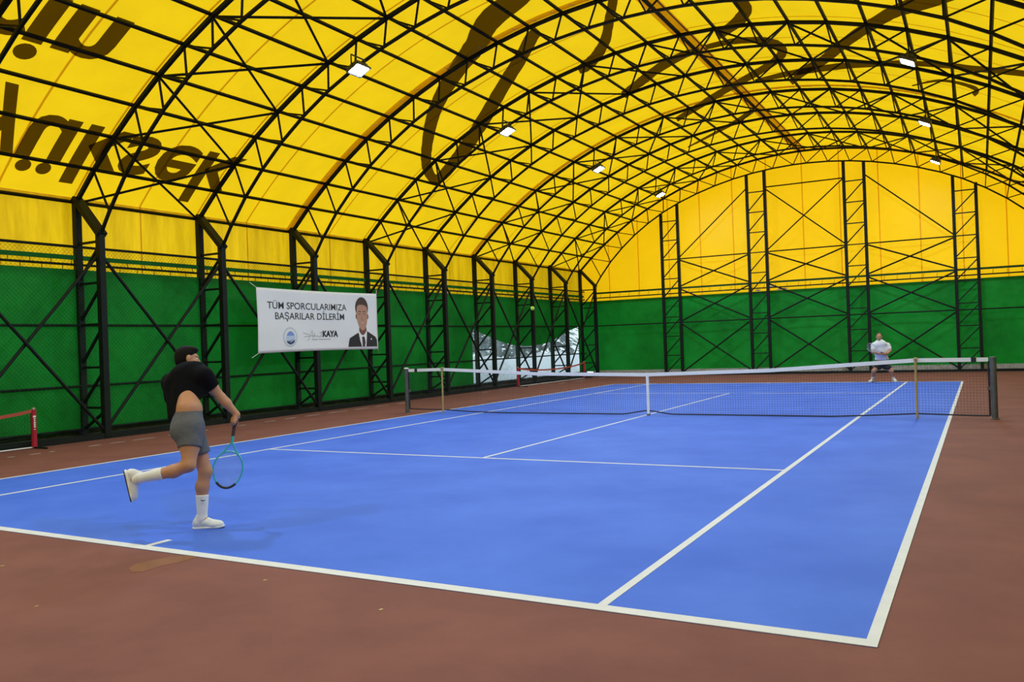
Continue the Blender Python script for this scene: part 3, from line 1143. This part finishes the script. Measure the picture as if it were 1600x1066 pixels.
for cx in (.828, .872):
    ribbon('portrait_eyebrow', [(cx - .014, .668), (cx, .678), (cx + .014, .670)], .022, phair, .008)
    ribbon('portrait_eye', [(cx - .011, .628), (cx + .011, .628)], .016, phair, .008)
ribbon('portrait_nose', [(.848, .60), (.843, .535), (.852, .522), (.862, .533)], .012, pdark, .008)
ribbon('portrait_mouth', [(.827, .478), (.838, .462), (.854, .457), (.870, .463), (.882, .480)], .016, pdark, .008)
ribbon('portrait_teeth', [(.834, .470), (.854, .465), (.873, .471)], .012, MT['white'], .009)
fan('portrait_lapel_pin', ell(.932, .185, .006, .018, 10), MT['white'], .006)
for u_, v_ in ((0, 1), (1, 1), (0, 0), (1, 0)):
    a = Vector(bpt(u_, v_, 0))
    MB().sweep([a, a + Vector((-.09, .12 if u_ else -.12, .12 if v_ else -.10))], .006, n=4).build('tie_cord', MT['white'], ban)


# ================================================================== PEOPLE (signed-distance modelling -> surface nets)
class Field:
    def __init__(s, lo, hi, h):
        s.lo = np.array(lo, float)
        s.h = h
        s.n = np.ceil((np.array(hi) - s.lo) / h).astype(int) + 1
        s.d = np.full(s.n, 1.0, np.float32)
        s.ax = [s.lo[i] + h * np.arange(s.n[i]) for i in range(3)]

    def sub(s, lo, hi):
        a = np.maximum(np.floor((np.array(lo) - s.lo) / s.h).astype(int), 0)
        b = np.minimum(np.ceil((np.array(hi) - s.lo) / s.h).astype(int) + 1, s.n)
        sl = tuple(slice(a[i], max(b[i], a[i])) for i in range(3))
        X = np.meshgrid(*[s.ax[i][sl[i]] for i in range(3)], indexing='ij')
        return sl, X

    def blend(s, sl, d, k, op='add'):
        c = s.d[sl]
        if op == 'add':
            if k > 0:
                h = np.clip(.5 + .5 * (c - d) / k, 0, 1)
                s.d[sl] = c * (1 - h) + d * h - k * h * (1 - h)
            else:
                s.d[sl] = np.minimum(c, d)
        else:
            s.d[sl] = np.maximum(c, -d)

    def cone(s, a, b, ra, rb, k=.02, op='add'):
        a, b = np.array(a, float), np.array(b, float)
        m = max(ra, rb) + k * 2 + 3 * s.h
        sl, X = s.sub(np.minimum(a, b) - m, np.maximum(a, b) + m)
        ab = b - a
        L2 = ab @ ab + 1e-12
        t = np.clip(sum((X[i] - a[i]) * ab[i] for i in range(3)) / L2, 0, 1)
        d = np.sqrt(sum((X[i] - a[i] - t * ab[i]) ** 2 for i in range(3))) - (ra + (rb - ra) * t)
        s.blend(sl, d, k, op)
        return s

    def ell(s, c, R, ax, k=.02, op='add'):
        """ellipsoid with axes ax (3 unit vectors) and radii R"""
        c = np.array(c, float)
        m = max(R) + k * 2 + 3 * s.h
        sl, X = s.sub(c - m, c + m)
        q = [sum((X[i] - c[i]) * ax[j][i] for i in range(3)) / R[j] for j in range(3)]
        l = np.sqrt(q[0] ** 2 + q[1] ** 2 + q[2] ** 2)
        d = (l - 1) * min(R)
        s.blend(sl, d, k, op)
        return s

    def cut(s, p, n):
        """keep the side opposite to n"""
        n = np.array(n, float)
        n /= np.linalg.norm(n)
        X = np.meshgrid(*s.ax, indexing='ij')
        d = sum((X[i] - p[i]) * n[i] for i in range(3))
        s.d = np.maximum(s.d, d.astype(np.float32))
        return s

    def mesh(s, name, m, parent=None, smooth=2):
        D = s.d
        D[0], D[-1], D[:, 0], D[:, -1], D[:, :, 0], D[:, :, -1] = 1, 1, 1, 1, 1, 1
        ins = D < 0
        n = D.shape
        cells = np.zeros((n[0] - 1, n[1] - 1, n[2] - 1), np.int8)
        for i in (0, 1):
            for j in (0, 1):
                for k in (0, 1):
                    cells += ins[i:n[0] - 1 + i, j:n[1] - 1 + j, k:n[2] - 1 + k]
        act = (cells > 0) & (cells < 8)
        idx = -np.ones(cells.shape, np.int64)
        ci = np.argwhere(act)
        idx[act] = np.arange(len(ci))
        acc = np.zeros((len(ci), 3))
        cnt = np.zeros(len(ci))
        cor = [(0, 0, 0), (1, 0, 0), (0, 1, 0), (0, 0, 1), (1, 1, 0), (1, 0, 1), (0, 1, 1), (1, 1, 1)]
        for p in range(8):
            for q in range(p + 1, 8):
                if sum(abs(cor[p][i] - cor[q][i]) for i in range(3)) != 1:
                    continue
                a = D[tuple((ci + cor[p]).T)]
                b = D[tuple((ci + cor[q]).T)]
                x = (a < 0) != (b < 0)
                t = np.where(x, a / np.where(x, a - b, 1), 0)
                pt = np.array(cor[p]) + t[:, None] * (np.array(cor[q]) - np.array(cor[p]))
                acc[x] += pt[x]
                cnt[x] += 1
        V = s.lo + s.h * (ci + acc / cnt[:, None])
        F = []
        for ax in range(3):
            o1, o2 = [(1, 2), (2, 0), (0, 1)][ax]
            sh = [slice(None)] * 3
            A, B = list(sh), list(sh)
            A[ax], B[ax] = slice(0, -1), slice(1, None)
            x = ins[tuple(A)] != ins[tuple(B)]
            e = np.argwhere(x)
            e = e[(e[:, o1] > 0) & (e[:, o2] > 0) & (e[:, o1] < n[o1] - 1) & (e[:, o2] < n[o2] - 1)]
            flip = ins[tuple(A)][tuple(e.T)]
            d1, d2 = np.zeros(3, int), np.zeros(3, int)
            d1[o1], d2[o2] = 1, 1
            q = np.stack([idx[tuple((e - d1 - d2).T)], idx[tuple((e - d2).T)], idx[tuple(e.T)], idx[tuple((e - d1).T)]], 1)
            q[~flip] = q[~flip][:, ::-1]
            F.append(q)
        F = np.concatenate(F)
        F = F[(F >= 0).all(1)]
        for _ in range(smooth):       # light laplacian smoothing
            sm = np.zeros_like(V)
            c = np.zeros(len(V))
            for i in range(4):
                a, b = F[:, i], F[:, (i + 1) % 4]
                np.add.at(sm, a, V[b])
                np.add.at(sm, b, V[a])
                np.add.at(c, a, 1)
                np.add.at(c, b, 1)
            V = V * .5 + .5 * sm / np.maximum(c, 1)[:, None]
        me = bpy.data.meshes.new(name)
        me.vertices.add(len(V))
        me.vertices.foreach_set('co', V.ravel())
        me.loops.add(len(F) * 4)
        me.loops.foreach_set('vertex_index', F.ravel().astype(np.int32))
        me.polygons.add(len(F))
        me.polygons.foreach_set('loop_start', np.arange(0, len(F) * 4, 4, dtype=np.int32))
        me.update(calc_edges=True)
        me.polygons.foreach_set('use_smooth', [True] * len(F))
        me.materials.append(m)
        me.validate()
        o = bpy.data.objects.new(name, me)
        return link(o, parent)


def nrm(x):
    x = np.array(x, float)
    return x / np.linalg.norm(x)


def head_parts(B, c, F, U, k=1.0):
    """skull, jaw, nose, ears, brow, lips on a field; F face direction, U up. k scales"""
    F = nrm(F)
    U = nrm(np.array(U) - F * np.dot(U, F))
    R = np.cross(F, U)
    ax = [R, F, U]
    P = lambda r, f, u: np.array(c) + k * (R * r + F * f + U * u)
    B.ell(P(0, -.012, .03), (.074 * k, .093 * k, .085 * k), ax, .02)
    B.ell(P(0, .022, -.03), (.060 * k, .068 * k, .085 * k), ax, .02)
    B.cone(P(0, .06, -.088), P(0, .062, -.095), .024 * k, .022 * k, .025)
    B.cone(P(0, .090, .012), P(0, .106, -.022), .010 * k, .013 * k, .010)
    for s_ in (-1, 1):
        B.cone(P(s_ * .009, .100, -.026), P(s_ * .012, .096, -.028), .009 * k, .008 * k, .008)
        B.cone(P(s_ * .014, .086, .030), P(s_ * .048, .068, .030), .010 * k, .009 * k, .012)
        B.ell(P(s_ * .031, .093, .008), (.017 * k, .012 * k, .010 * k), ax, 0, 'sub')
        B.ell(P(s_ * .076, -.012, -.005), (.010 * k, .021 * k, .033 * k), ax, .006)
        B.cone(P(s_ * .044, .06, -.025), P(s_ * .05, .045, -.02), .018 * k, .016 * k, .02)
    B.cone(P(-.020, .083, -.058), P(.020, .083, -.058), .008 * k, .008 * k, .008)
    B.cone(P(-.016, .083, -.069), P(.016, .083, -.069), .008 * k, .008 * k, .008)
    return P, ax


def hand(B, wrist, d, palm_n, grip_axis, k=1.0, centre=None):
    """fist closed round grip_axis through centre: palm plus five separate bent digits"""
    g = nrm(grip_axis)
    c = np.array(centre)
    w_ = np.array(wrist)
    d = nrm(c - w_ - g * np.dot(c - w_, g))
    n = np.cross(g, d)
    palm = c - d * .012 + n * .026
    B.ell(palm - g * .002, (.016 * k, .042 * k, .044 * k), [n, d, g], .012)
    B.cone(w_, palm - d * .03, .026 * k, .024 * k, .02)
    for i, L in enumerate((.92, 1.0, .96, .80)):
        o = g * (.031 - .0205 * i)
        pts = [c + o + n * .024 + d * .022, c + o + d * .034 * L - n * .004, c + o - n * .028 * L + d * .018, c + o - n * .026 - d * .010 * L]
        for p, q in zip(pts[:-1], pts[1:]):
            B.cone(p, q, .0095 * k, .0088 * k, .002)
    tp = [palm - d * .025 + g * .034, c - d * .028 + g * .046 - n * .008, c - d * .012 + g * .044 - n * .028, c + d * .010 + g * .040 - n * .032]
    for p, q in zip(tp[:-1], tp[1:]):
        B.cone(p, q, .0118 * k, .0100 * k, .006)


def shoe(name, heel, toe, up, parent, h=.006, L=.29):
    """trainer: upper with collar and laces, separate sole; built along heel->toe"""
    F = nrm(np.array(toe) - np.array(heel))
    U = nrm(np.array(up) - F * np.dot(up, F))
    R = np.cross(F, U)
    o = np.array(heel, float)
    P = lambda f, r, u: o + F * f * L / .29 + R * r + U * u
    ax = [F, R, U]
    pts = np.array([P(f, r, u) for f in (-.03, .33) for r in (-.08, .08) for u in (-.03, .17)])
    lo, hi = pts.min(0), pts.max(0)
    B = Field(lo, hi, h)
    B.cone(P(.045, 0, .052), P(.05, 0, .075), .039, .036, .02)
    B.cone(P(.05, 0, .060), P(.13, 0, .062), .040, .042, .02)
    B.cone(P(.13, 0, .058), P(.24, .0, .036), .044, .034, .02)
    B.ell(P(.21, 0, .035), (.075, .049, .034), ax, .02)
    B.cone(P(.06, 0, .075), P(.075, 0, .115), .036, .038, .02)
    B.cut(P(0, 0, .018), -U)
    up_ = B.mesh(name, MT['shoe'], parent)
    B = Field(lo, hi, h * .8)
    B.cone(P(.042, 0, .020), P(.15, 0, .020), .042, .040, .02)
    B.cone(P(.15, 0, .020), P(.235, 0, .020), .044, .046, .02)
    B.cone(P(.235, 0, .024), P(.268, .0, .028), .042, .026, .02)
    B.cut(P(0, 0, .030), U)
    B.cut(P(0, 0, .008), -U)
    B.mesh('midsole', MT['white'], up_)
    B = Field(lo, hi, h * .7)
    B.cone(P(.042, 0, .006), P(.15, 0, .006), .040, .036, .02)
    B.cone(P(.15, 0, .006), P(.25, 0, .008), .040, .040, .02)
    B.cut(P(0, 0, .011), U)
    B.cut(P(0, 0, .0), -U)
    B.mesh('outsole', MT['sole'], up_)
    b = MB()
    for q in (.115, .14, .165, .19):
        z = .106 - (q - .115) * .45
        b.sweep([P(q, -.026, z - .014), P(q + .004, 0, z), P(q, .026, z - .014)], .0035, n=5)
    b.build('laces', MT['sock'], up_)
    return up_


def racket(butt, tip, nrm_face, label, frame_m):
    butt, tip = np.array(butt, float), np.array(tip, float)
    D = nrm(tip - butt)
    N = nrm(np.array(nrm_face) - D * np.dot(nrm_face, D))
    W = np.cross(D, N)
    k = .685
    P = lambda a, b, c=0: tuple(butt + D * a + W * b + N * c)
    T = empty('tennis_racket', tuple(butt))
    MB().sweep([P(0, 0), P(.012, 0), P(.02, 0), P(.20, 0)], [.019, .019, .0165, .0155], n=8).build('grip', MT['grip'], T)
    MB().sweep([P(.20, 0), P(.27, 0)], [.014, .012], n=8).build('shaft', frame_m, T)
    hc, ha, hb = .515, .170, .130
    pts = []
    for i in range(49):
        t = 2 * math.pi * i / 48
        pts.append(P(hc - ha * math.cos(t), hb * math.sin(t) * (1 + .06 * math.cos(t))))
    MB().sweep(pts, .011, .0075, n=8, side=tuple(N), caps=False).build('hoop', frame_m, T)
    for s_ in (-1, 1):
        MB().sweep([P(.265, s_ * .006), P(.33, s_ * .045), P(.385, s_ * .085)], [.011, .010, .010], [.008] * 3, n=8, side=tuple(N)).build('throat_arm', frame_m, T)
    MB().sweep([P(hc - ha * math.cos(t), hb * math.sin(t) * (1 + .06 * math.cos(t)), 0) for t in np.linspace(math.pi - .75, math.pi + .75, 14)], .0125, .0115, n=8, side=tuple(N)).build('bumper', MT['black'], T)
    b = MB()
    for q in np.linspace(-.11, .11, 16):
        e = ha * math.sqrt(max(0, 1 - (q / hb) ** 2))
        b.sweep([P(hc - e, q), P(hc + e, q)], .0010, n=3, caps=False)
    for q in np.linspace(-.15, .15, 18):
        e = hb * math.sqrt(max(0, 1 - (q / ha) ** 2))
        b.sweep([P(hc + q, -e), P(hc + q, e)], .0010, n=3, caps=False)
    tag(b.build('strings', MT['string'], T), kind='stuff')
    tag(T, label, 'racket')
    return T


# ---------------- near player: follow-through after a serve
fx, fy = floor_px(325, 826)
D0 = float(np.dot(np.array([fx, fy, 0]) - CAM, FW))
J = lambda u, v, dd=0.0: np.array(at_depth(u, v, D0 + dd))
FWh = nrm([FW[0], FW[1], 0])
RTh = nrm([RT[0], RT[1], 0])
UZ = np.array([0, 0, 1.0])


def dirv(r, f, u=0):
    return nrm(RTh * r + FWh * f + UZ * u)


pel = J(293, 664, -.06)
hipR, hipL = J(298, 672, -.11), J(298, 672, .03)
knR, anR = J(295, 727, -.22), J(220, 747, -.24)
knL, anL = J(321, 737, .03), J(316, 811, .0)
waist, chest, upch = J(296, 640, -.04), J(291, 612, .09), J(291, 590, .19)
neck, hdc = J(293, 578, .25), J(293, 562, .33)
shR, elR, wrR = J(318, 589, .12), J(346, 622, .20), J(370, 648, .24)
shL, elL, wrL = J(268, 598, .26), J(271, 640, .40), J(288, 640, .46)
hfR = J(367, 659, .25)
racB, racT = J(369, 648, .245), J(351, 767, .20)
LO = np.minimum.reduce([pel, hdc, anR, wrR, knL, wrL, racB]) - .2
HI = np.maximum.reduce([pel, hdc, anR, wrR, knL, wrL, racB]) + .2
LO[2] = .0
B = Field(LO, HI, .0065)
lat = nrm(shR - shL)
tF = nrm(np.cross(upch - waist, lat))
tU = nrm(upch - waist)
B.ell(pel, (.150, .105, .11), [dirv(.76, -.65), dirv(.65, .76), UZ], .04)
B.ell(J(284, 676, -.13), (.085, .09, .09), [RTh, FWh, UZ], .04)
B.cone(pel, waist, .115, .105, .04)
B.cone(waist, chest, .106, .085, .03)
B.ell(chest, (.120, .080, .12), [lat, nrm(np.cross(tU, lat)), tU], .03)
B.ell(upch, (.150, .080, .08), [lat, nrm(np.cross(tU, lat)), tU], .03)
B.cone(upch, neck, .075, .058, .04)
B.cone(neck, hdc - UZ * .04, .056, .055, .03)
for sh, el, wr in ((shR, elR, wrR), (shL, elL, wrL)):
    B.cone(upch, sh, .08, .062, .05)
    m_ = sh + (el - sh) * .5
    B.cone(sh, m_, .058, .049, .03)
    B.cone(m_, el, .049, .041, .03)
    q = el + (wr - el) * .3
    B.cone(el, q, .041, .043, .025)
    B.cone(q, wr, .043, .028, .025)
for hp, kn, an, bk in ((hipR, knR, anR, UZ * -1.0), (hipL, knL, anL, dirv(-1, -.3))):
    q = hp + (kn - hp) * .45
    B.cone(hp, q, .098, .084, .04)
    B.cone(q, kn, .084, .056, .03)
    q = kn + (an - kn) * .32 + bk * .018
    B.cone(kn, q, .056, .056, .03)
    B.cone(q, an, .056, .036, .03)
B.cone(anL, J(308, 820), .036, .035, .02)
B.cone(anL, J(335, 822), .034, .028, .03)
B.cone(anR, J(209, 750, -.24), .036, .030, .02)
hF, hU = dirv(.80, .55, -.10), nrm(UZ * 1.0 + FWh * .25 + RTh * .05)
hP, hax = head_parts(B, hdc, hF, hU, 1.03)
hand(B, wrR, None, None, racB - racT, 1.0, hfR)
hand(B, wrL, None, None, dirv(.2, .5, -.8), 1.0, wrL + dirv(.8, .1, -.2) * .07)
p1 = B.mesh('person', MT['skin'])
tag(p1, 'person in black shirt and grey shorts finishing a serve on one leg', 'person')
for s_ in (-1, 1):     # eyes
    moved(lathe([(.001, -.011), (.008, -.008), (.011, 0), (.008, .008), (.001, .011)], 10).build('eye', MT['white'], p1, smooth=True), Vector(hP(s_ * .031, .073, .008)))
    moved(lathe([(.001, -.006), (.006, 0), (.001, .006)], 8).build('pupil', MT['black'], p1), Vector(hP(s_ * .031, .081, .008)))
B = Field(hdc - .2, hdc + .2, .005)
B.ell(hP(0, -.020, .045), (.081, .096, .085), hax, .0)
B.ell(hP(0, -.045, .0), (.078, .070, .09), hax, .02)
B.ell(hP(0, .045, .092), (.060, .050, .030), hax, .03)
B.ell(hP(0, .13, -.005), (.20, .095, .075), hax, 0, 'sub')
for s_ in (-1, 1):
    B.ell(hP(s_ * .085, .0, -.012), (.03, .034, .045), hax, 0, 'sub')
B.cut(hP(0, -.05, -.075), -hU + hF * .3)
B.mesh('hair', MT['hair'], p1)

# shirt: loose, ridden up over the lower back
B = Field(LO, HI, .007)
B.ell(upch, (.185, .120, .11), [lat, nrm(np.cross(tU, lat)), tU], .0)
B.cone(J(274, 604, .20), J(275, 650, .06), .092, .072, .06)
B.cone(J(311, 596, .14), J(313, 652, .05), .100, .060, .06)
B.cone(J(291, 592, .17), J(293, 648, .02), .140, .125, .06)
B.cone(upch, neck, .095, .072, .05)
B.cone(upch, shR, .105, .085, .05)
B.cone(upch, shL, .105, .085, .05)
B.cone(shR, shR + (elR - shR) * .50, .084, .076, .04)
B.cone(shL, shL + (elL - shL) * .55, .084, .076, .04)
B.cut(shR + (elR - shR) * .52, elR - shR)
# ridden-up hem: an opening over the lower back, narrower towards the top
B.cone(J(297, 632, -.16), J(297, 634, -.01), .072, .072, 0, 'sub')
B.cone(J(294, 656, -.16), J(294, 658, -.02), .112, .112, 0, 'sub')
B.cut(J(290, 657, .1), nrm([0, 0, -1]))
B.mesh('shirt', MT['shirt'], p1, 3)

# shorts
B = Field(LO, HI, .007)
B.ell(pel + UZ * .01, (.163, .120, .115), [dirv(.76, -.65), dirv(.65, .76), UZ], .0)
B.ell(J(284, 674, -.13), (.100, .10, .10), [RTh, FWh, UZ], .05)
B.cone(pel, waist - UZ * .015, .128, .112, .04)
B.cone(hipR, hipR + (knR - hipR) * .60, .116, .100, .05)
B.cone(hipL, hipL + (knL - hipL) * .66, .112, .098, .03)
B.cut(J(296, 642, -.04), UZ * 1.0 - RTh * .12 + FWh * .15)
X = np.meshgrid(*B.ax, indexing='ij')
for hp, kn, t in ((hipR, knR, .52), (hipL, knL, .60)):
    c = hp + (kn - hp) * t
    d_ = nrm(kn - hp)
    pl = sum((X[i] - c[i]) * d_[i] for i in range(3))
    oth = hipL if hp is hipR else hipR
    okn = knL if hp is hipR else knR
    # the hem plane only cuts the leg it belongs to
    def seg(a, b):
        ab = b - a
        tt = np.clip(sum((X[i] - a[i]) * ab[i] for i in range(3)) / (ab @ ab), 0, 1)
        return np.sqrt(sum((X[i] - a[i] - tt * ab[i]) ** 2 for i in range(3)))
    own = seg(hp, kn) <= seg(oth, okn) + .02
    B.d = np.where(own, np.maximum(B.d, pl), B.d).astype(np.float32)
B.mesh('shorts', MT['shorts'], p1, 3)

# socks and shoes
B = Field(LO, HI, .006)
cf = knL + (anL - knL) * .32 + dirv(-1, -.3) * .018
q = cf + (anL - cf) * .22
B.cone(q, anL, .0575, .0430, 0)
B.cone(anL, J(313, 818), .043, .042, .02)
B.cut(q + (anL - q) * .03, cf - anL)
B.mesh('sock', MT['sock'], p1)
B = Field(LO, HI, .006)
cf = knR + (anR - knR) * .32 - UZ * .018
q = cf + (anR - cf) * .30
B.cone(q, anR, .0565, .0430, 0)
B.cone(anR, J(212, 750, -.24), .043, .038, .02)
B.cut(q + (anR - q) * .03, cf - anR)
B.mesh('sock', MT['sock'], p1)
MB().sweep([J(313.5, 781.5, -.068), J(317, 783.0, -.068), J(321, 781.6, -.062)], [.003, .005, .002], .002, n=4, side=(0, 0, 1)).build('sock_mark', MT['black'], p1)
s1 = shoe('shoe', J(301, 828.5), J(352, 825), UZ, p1)
zs = min((s1.matrix_world @ Vector(c)).z for c in s1.bound_box)
shoe('shoe', J(192, 735, -.24), J(204, 786, -.24), nrm(RTh * .90 + UZ * .2 + FWh * .42), p1)
racket(racB, racT, dirv(.35, -.94), 'teal tennis racket held low by the serving player in black', MT['teal'])

# ---------------- far player waiting behind the opposite baseline
PX, PY = 3.39, 11.66
depth_f = float(np.dot(np.array([PX, PY, 0]) - CAM, FW))
K = lambda u, v, dd=0.0: np.array(at_depth(u, v, depth_f + dd))
hc = K(1373.5, 526.5, -.10)
fF = nrm(CAM - hc)
fF[2] = 0
fR = np.cross(fF, UZ)
pel = K(1378, 567, .05)
chest, upch = K(1376, 549, -.03), K(1375, 538, -.07)
neck = K(1374, 533, -.09)
shA, shB = K(1365.5, 540, -.06), K(1386.5, 540, -.06)
elA, elB = K(1364, 550.5, -.15), K(1391, 548, -.15)
wrA, wrB = K(1374, 553.0, -.30), K(1386, 553, -.30)
hdA, hdB = K(1378.5, 553.8, -.33), K(1382.5, 553.6, -.34)
racB2, racT2 = K(1385, 554.6, -.33), K(1351.5, 538.5, -.36)
feet = [(1363.0, 596.5), (1396.0, 596.5)]
knA, knB = K(1365, 580, -.14), K(1393, 580, -.14)
anA, anB = K(1363.6, 592.6, 0), K(1396, 592.6, 0)
LO = np.minimum.reduce([pel, hc, anA, wrA, racT2, anB]) - .3
HI = np.maximum.reduce([pel, hc, anB, wrB, elB]) + .3
LO[2] = 0
B = Field(LO, HI, .008)
axb = [fR, fF, UZ]
B.ell(pel, (.165, .12, .12), axb, .04)
B.cone(pel, chest, .13, .13, .05)
B.ell(chest, (.175, .125, .15), axb, .04)
B.ell(upch, (.19, .10, .09), axb, .04)
B.cone(upch, neck, .08, .06, .04)
B.cone(neck, hc - UZ * .04, .06, .058, .03)
for sh, el, wr in ((shA, elA, wrA), (shB, elB, wrB)):
    B.cone(upch, sh, .08, .065, .05)
    B.cone(sh, el, .06, .043, .03)
    B.cone(el, wr, .044, .030, .03)
for s_, kn, an in ((-1, knA, anA), (1, knB, anB)):
    hp = pel + (kn - pel) * .12
    B.cone(pel + fR * s_ * -.0, pel + (kn - pel) * .35, .10, .095, .04)
    B.cone(pel + (kn - pel) * .35, kn, .095, .062, .04)
    q = kn + (an - kn) * .35 - fF * .012
    B.cone(kn, q, .06, .056, .03)
    B.cone(q, an, .056, .038, .03)
    B.cone(an, an + fF * .1 - UZ * .05, .036, .03, .03)
fP, fax = head_parts(B, hc, fF - UZ * .05, UZ, 1.06)
ga = nrm(racT2 - racB2)
hand(B, wrA, None, None, ga, 1.0, hdA)
hand(B, wrB, None, None, ga, 1.0, hdB)
p2 = B.mesh('person', MT['skin'])
tag(p2, 'person in white shirt and black shorts waiting behind the far baseline', 'person')
for s_ in (-1, 1):
    moved(lathe([(.001, -.011), (.008, -.008), (.011, 0), (.008, .008), (.001, .011)], 10).build('eye', MT['white'], p2, smooth=True), Vector(fP(s_ * .031, .080, .008)))
    moved(lathe([(.001, -.006), (.006, 0), (.001, .006)], 8).build('pupil', MT['black'], p2), Vector(fP(s_ * .031, .089, .008)))
B = Field(hc - .2, hc + .2, .006)
B.ell(fP(0, -.022, .040), (.083, .098, .088), fax, 0)
B.ell(fP(0, .10, .02), (.2, .09, .075), fax, 0, 'sub')
B.cut(fP(0, -.05, -.06), -UZ + fF * .3)
B.mesh('hair', mat('brown_short_hair', srgb((70, 48, 38)), .7), p2)
B = Field(LO, HI, .009)
B.ell(chest, (.205, .155, .19), axb, 0)
B.ell(upch, (.185, .125, .11), axb, .05)
B.cone(chest, pel + UZ * .11, .170, .165, .06)
B.cone(upch, chest, .15, .16, .05)
B.ell(pel + UZ * .12, (.20, .155, .12), axb, .04)
B.cone(upch, neck, .095, .072, .04)
for sh, el in ((shA, elA), (shB, elB)):
    B.cone(upch, sh, .095, .080, .05)
    B.cone(sh, sh + (el - sh) * .55, .080, .076, .04)
B.cut(pel + UZ * .085, -UZ)
B.mesh('shirt', mat('white_shirt', (.80, .80, .84), .8), p2, 2)
B = Field(LO, HI, .009)
B.ell(pel, (.185, .14, .135), axb, 0)
for kn in (knA, knB):
    B.cone(pel + (kn - pel) * .15, pel + (kn - pel) * .62, .125, .105, .04)
B.cut(pel + UZ * .10, UZ)
B.cut(pel - UZ * .21, -UZ)
B.mesh('shorts', mat('black_shorts', (.012, .012, .016), .8), p2, 2)
for an, kn in ((anA, knA), (anB, knB)):
    B = Field(LO, HI, .008)
    q = an + (kn - an) * .28
    B.cone(q, an, .047, .043, 0)
    B.cone(an, an - UZ * .03, .043, .043, .02)
    B.mesh('sock', MT['sock'], p2)
for (u_, v_), sg in zip(feet, (-1, 1)):
    x, y_ = (anA if sg < 0 else anB)[:2]
    out = nrm(fF + fR * (.55 if sg < 0 else -.35) * (1 if np.dot(fR, RTh) < 0 else -1))
    heel = np.array([x, y_, 0]) - out * .07
    shoe('shoe', heel, heel + out * .29, UZ, p2, .008)
white_frame = mat('pale_racket', (.6, .6, .62), .4)
racket(racB2, racT2, nrm(fF + UZ * .5), 'pale tennis racket held across the body by the far player', white_frame)

# ---------------- ball in flight
bc = at_depth(832, 482, 14.0)
bb = MB()
nb, mb = 20, 12
for i in range(1, mb):
    for j in range(nb):
        a, p = 2 * math.pi * j / nb, math.pi * i / mb
        bb.v.append((.0335 * math.sin(p) * math.cos(a), .0335 * math.sin(p) * math.sin(a), .0335 * math.cos(p)))
bb.v += [(0, 0, .0335), (0, 0, -.0335)]
for i in range(mb - 2):
    for j in range(nb):
        bb.f.append((i * nb + j, (i + 1) * nb + j, (i + 1) * nb + (j + 1) % nb, i * nb + (j + 1) % nb))
for j in range(nb):
    bb.f.append((len(bb.v) - 2, j, (j + 1) % nb))
    bb.f.append((len(bb.v) - 1, (mb - 2) * nb + (j + 1) % nb, (mb - 2) * nb + j))
ball = empty('tennis_ball', tuple(bc))
moved(bb.build('felt', MT['ball'], ball, smooth=True), bc)
sm = []
for i in range(61):
    t = 2 * math.pi * i / 60
    p = Vector((math.cos(t) + .35 * math.cos(3 * t), math.sin(t) - .35 * math.sin(3 * t), .9 * math.sin(2 * t)))
    sm.append(bc + p.normalized() * .0335)
MB().sweep(sm, .0011, n=4, caps=False).build('seam', MT['white'], ball)
tag(ball, 'yellow green tennis ball flying above the net before the left wall', 'ball')


# ================================================================== OUTSIDE, seen through the foil
def conifer(x, y, h, label):
    T = empty('tree', (x, y, -.12))
    MB().sweep([(x, y, -.12), (x, y, h * .95)], [.16, .03], n=7).build('trunk', MT['bark'], T)
    b = MB()
    for q in range(1500):
        t = random.random() ** .8
        z = .35 + (h - .35) * t
        R_ = (1 - t) * h * .36 + .12
        a = random.uniform(0, 6.283)
        r0 = R_ * random.uniform(.25, 1)
        c = Vector((x + r0 * math.cos(a), y + r0 * math.sin(a), z - .25 * r0))
        d = Vector((math.cos(a), math.sin(a), -.45)) * random.uniform(.25, .5)
        s_ = Vector((-math.sin(a), math.cos(a), .1)) * random.uniform(.08, .16)
        b.quad(c - s_, c + s_, c + d + s_ * .5, c + d - s_ * .5)
    tag(b.build('foliage', MT['leaf'], T), kind='stuff')
    tag(T, label, 'tree', 'trees outside the clear opening')


bk = MB()
nb_ = 60
prof = [(-12.4, -.2), (-12.7, .45), (-13.1, .86), (-13.6, 1.0), (-14.2, .9), (-14.8, -.2)]
for i in range(nb_ + 1):
    y_ = 6 + 26 * i / nb_
    for x, z in prof:
        bk.v.append((x + .12 * math.sin(y_ * 1.3), y_, z * (1 + .10 * math.sin(y_ * .9) + .06 * math.sin(y_ * 2.7)) if z > 0 else z))
for i in range(nb_):
    for j in range(len(prof) - 1):
        n = len(prof)
        bk.f.append((i * n + j, i * n + j + 1, (i + 1) * n + j + 1, (i + 1) * n + j))
tag(bk.build('white_bank', MT['snow'], None, smooth=True), 'low white bank outside the clear foil opening', 'bank')
names = ['first', 'second', 'third', 'fourth', 'fifth', 'sixth']
for i, (x, y_, h) in enumerate([(-16.6, 12.6, 6.0), (-16.0, 15.6, 6.6), (-16.4, 18.6, 6.2), (-16.0, 21.6, 7.0), (-16.6, 24.8, 6.5), (-16.2, 28.2, 6.8)]):
    conifer(x, y_, h, 'dark evergreen tree outside the clear opening, %s from the left' % names[i])
bpy.context.view_layer.update()
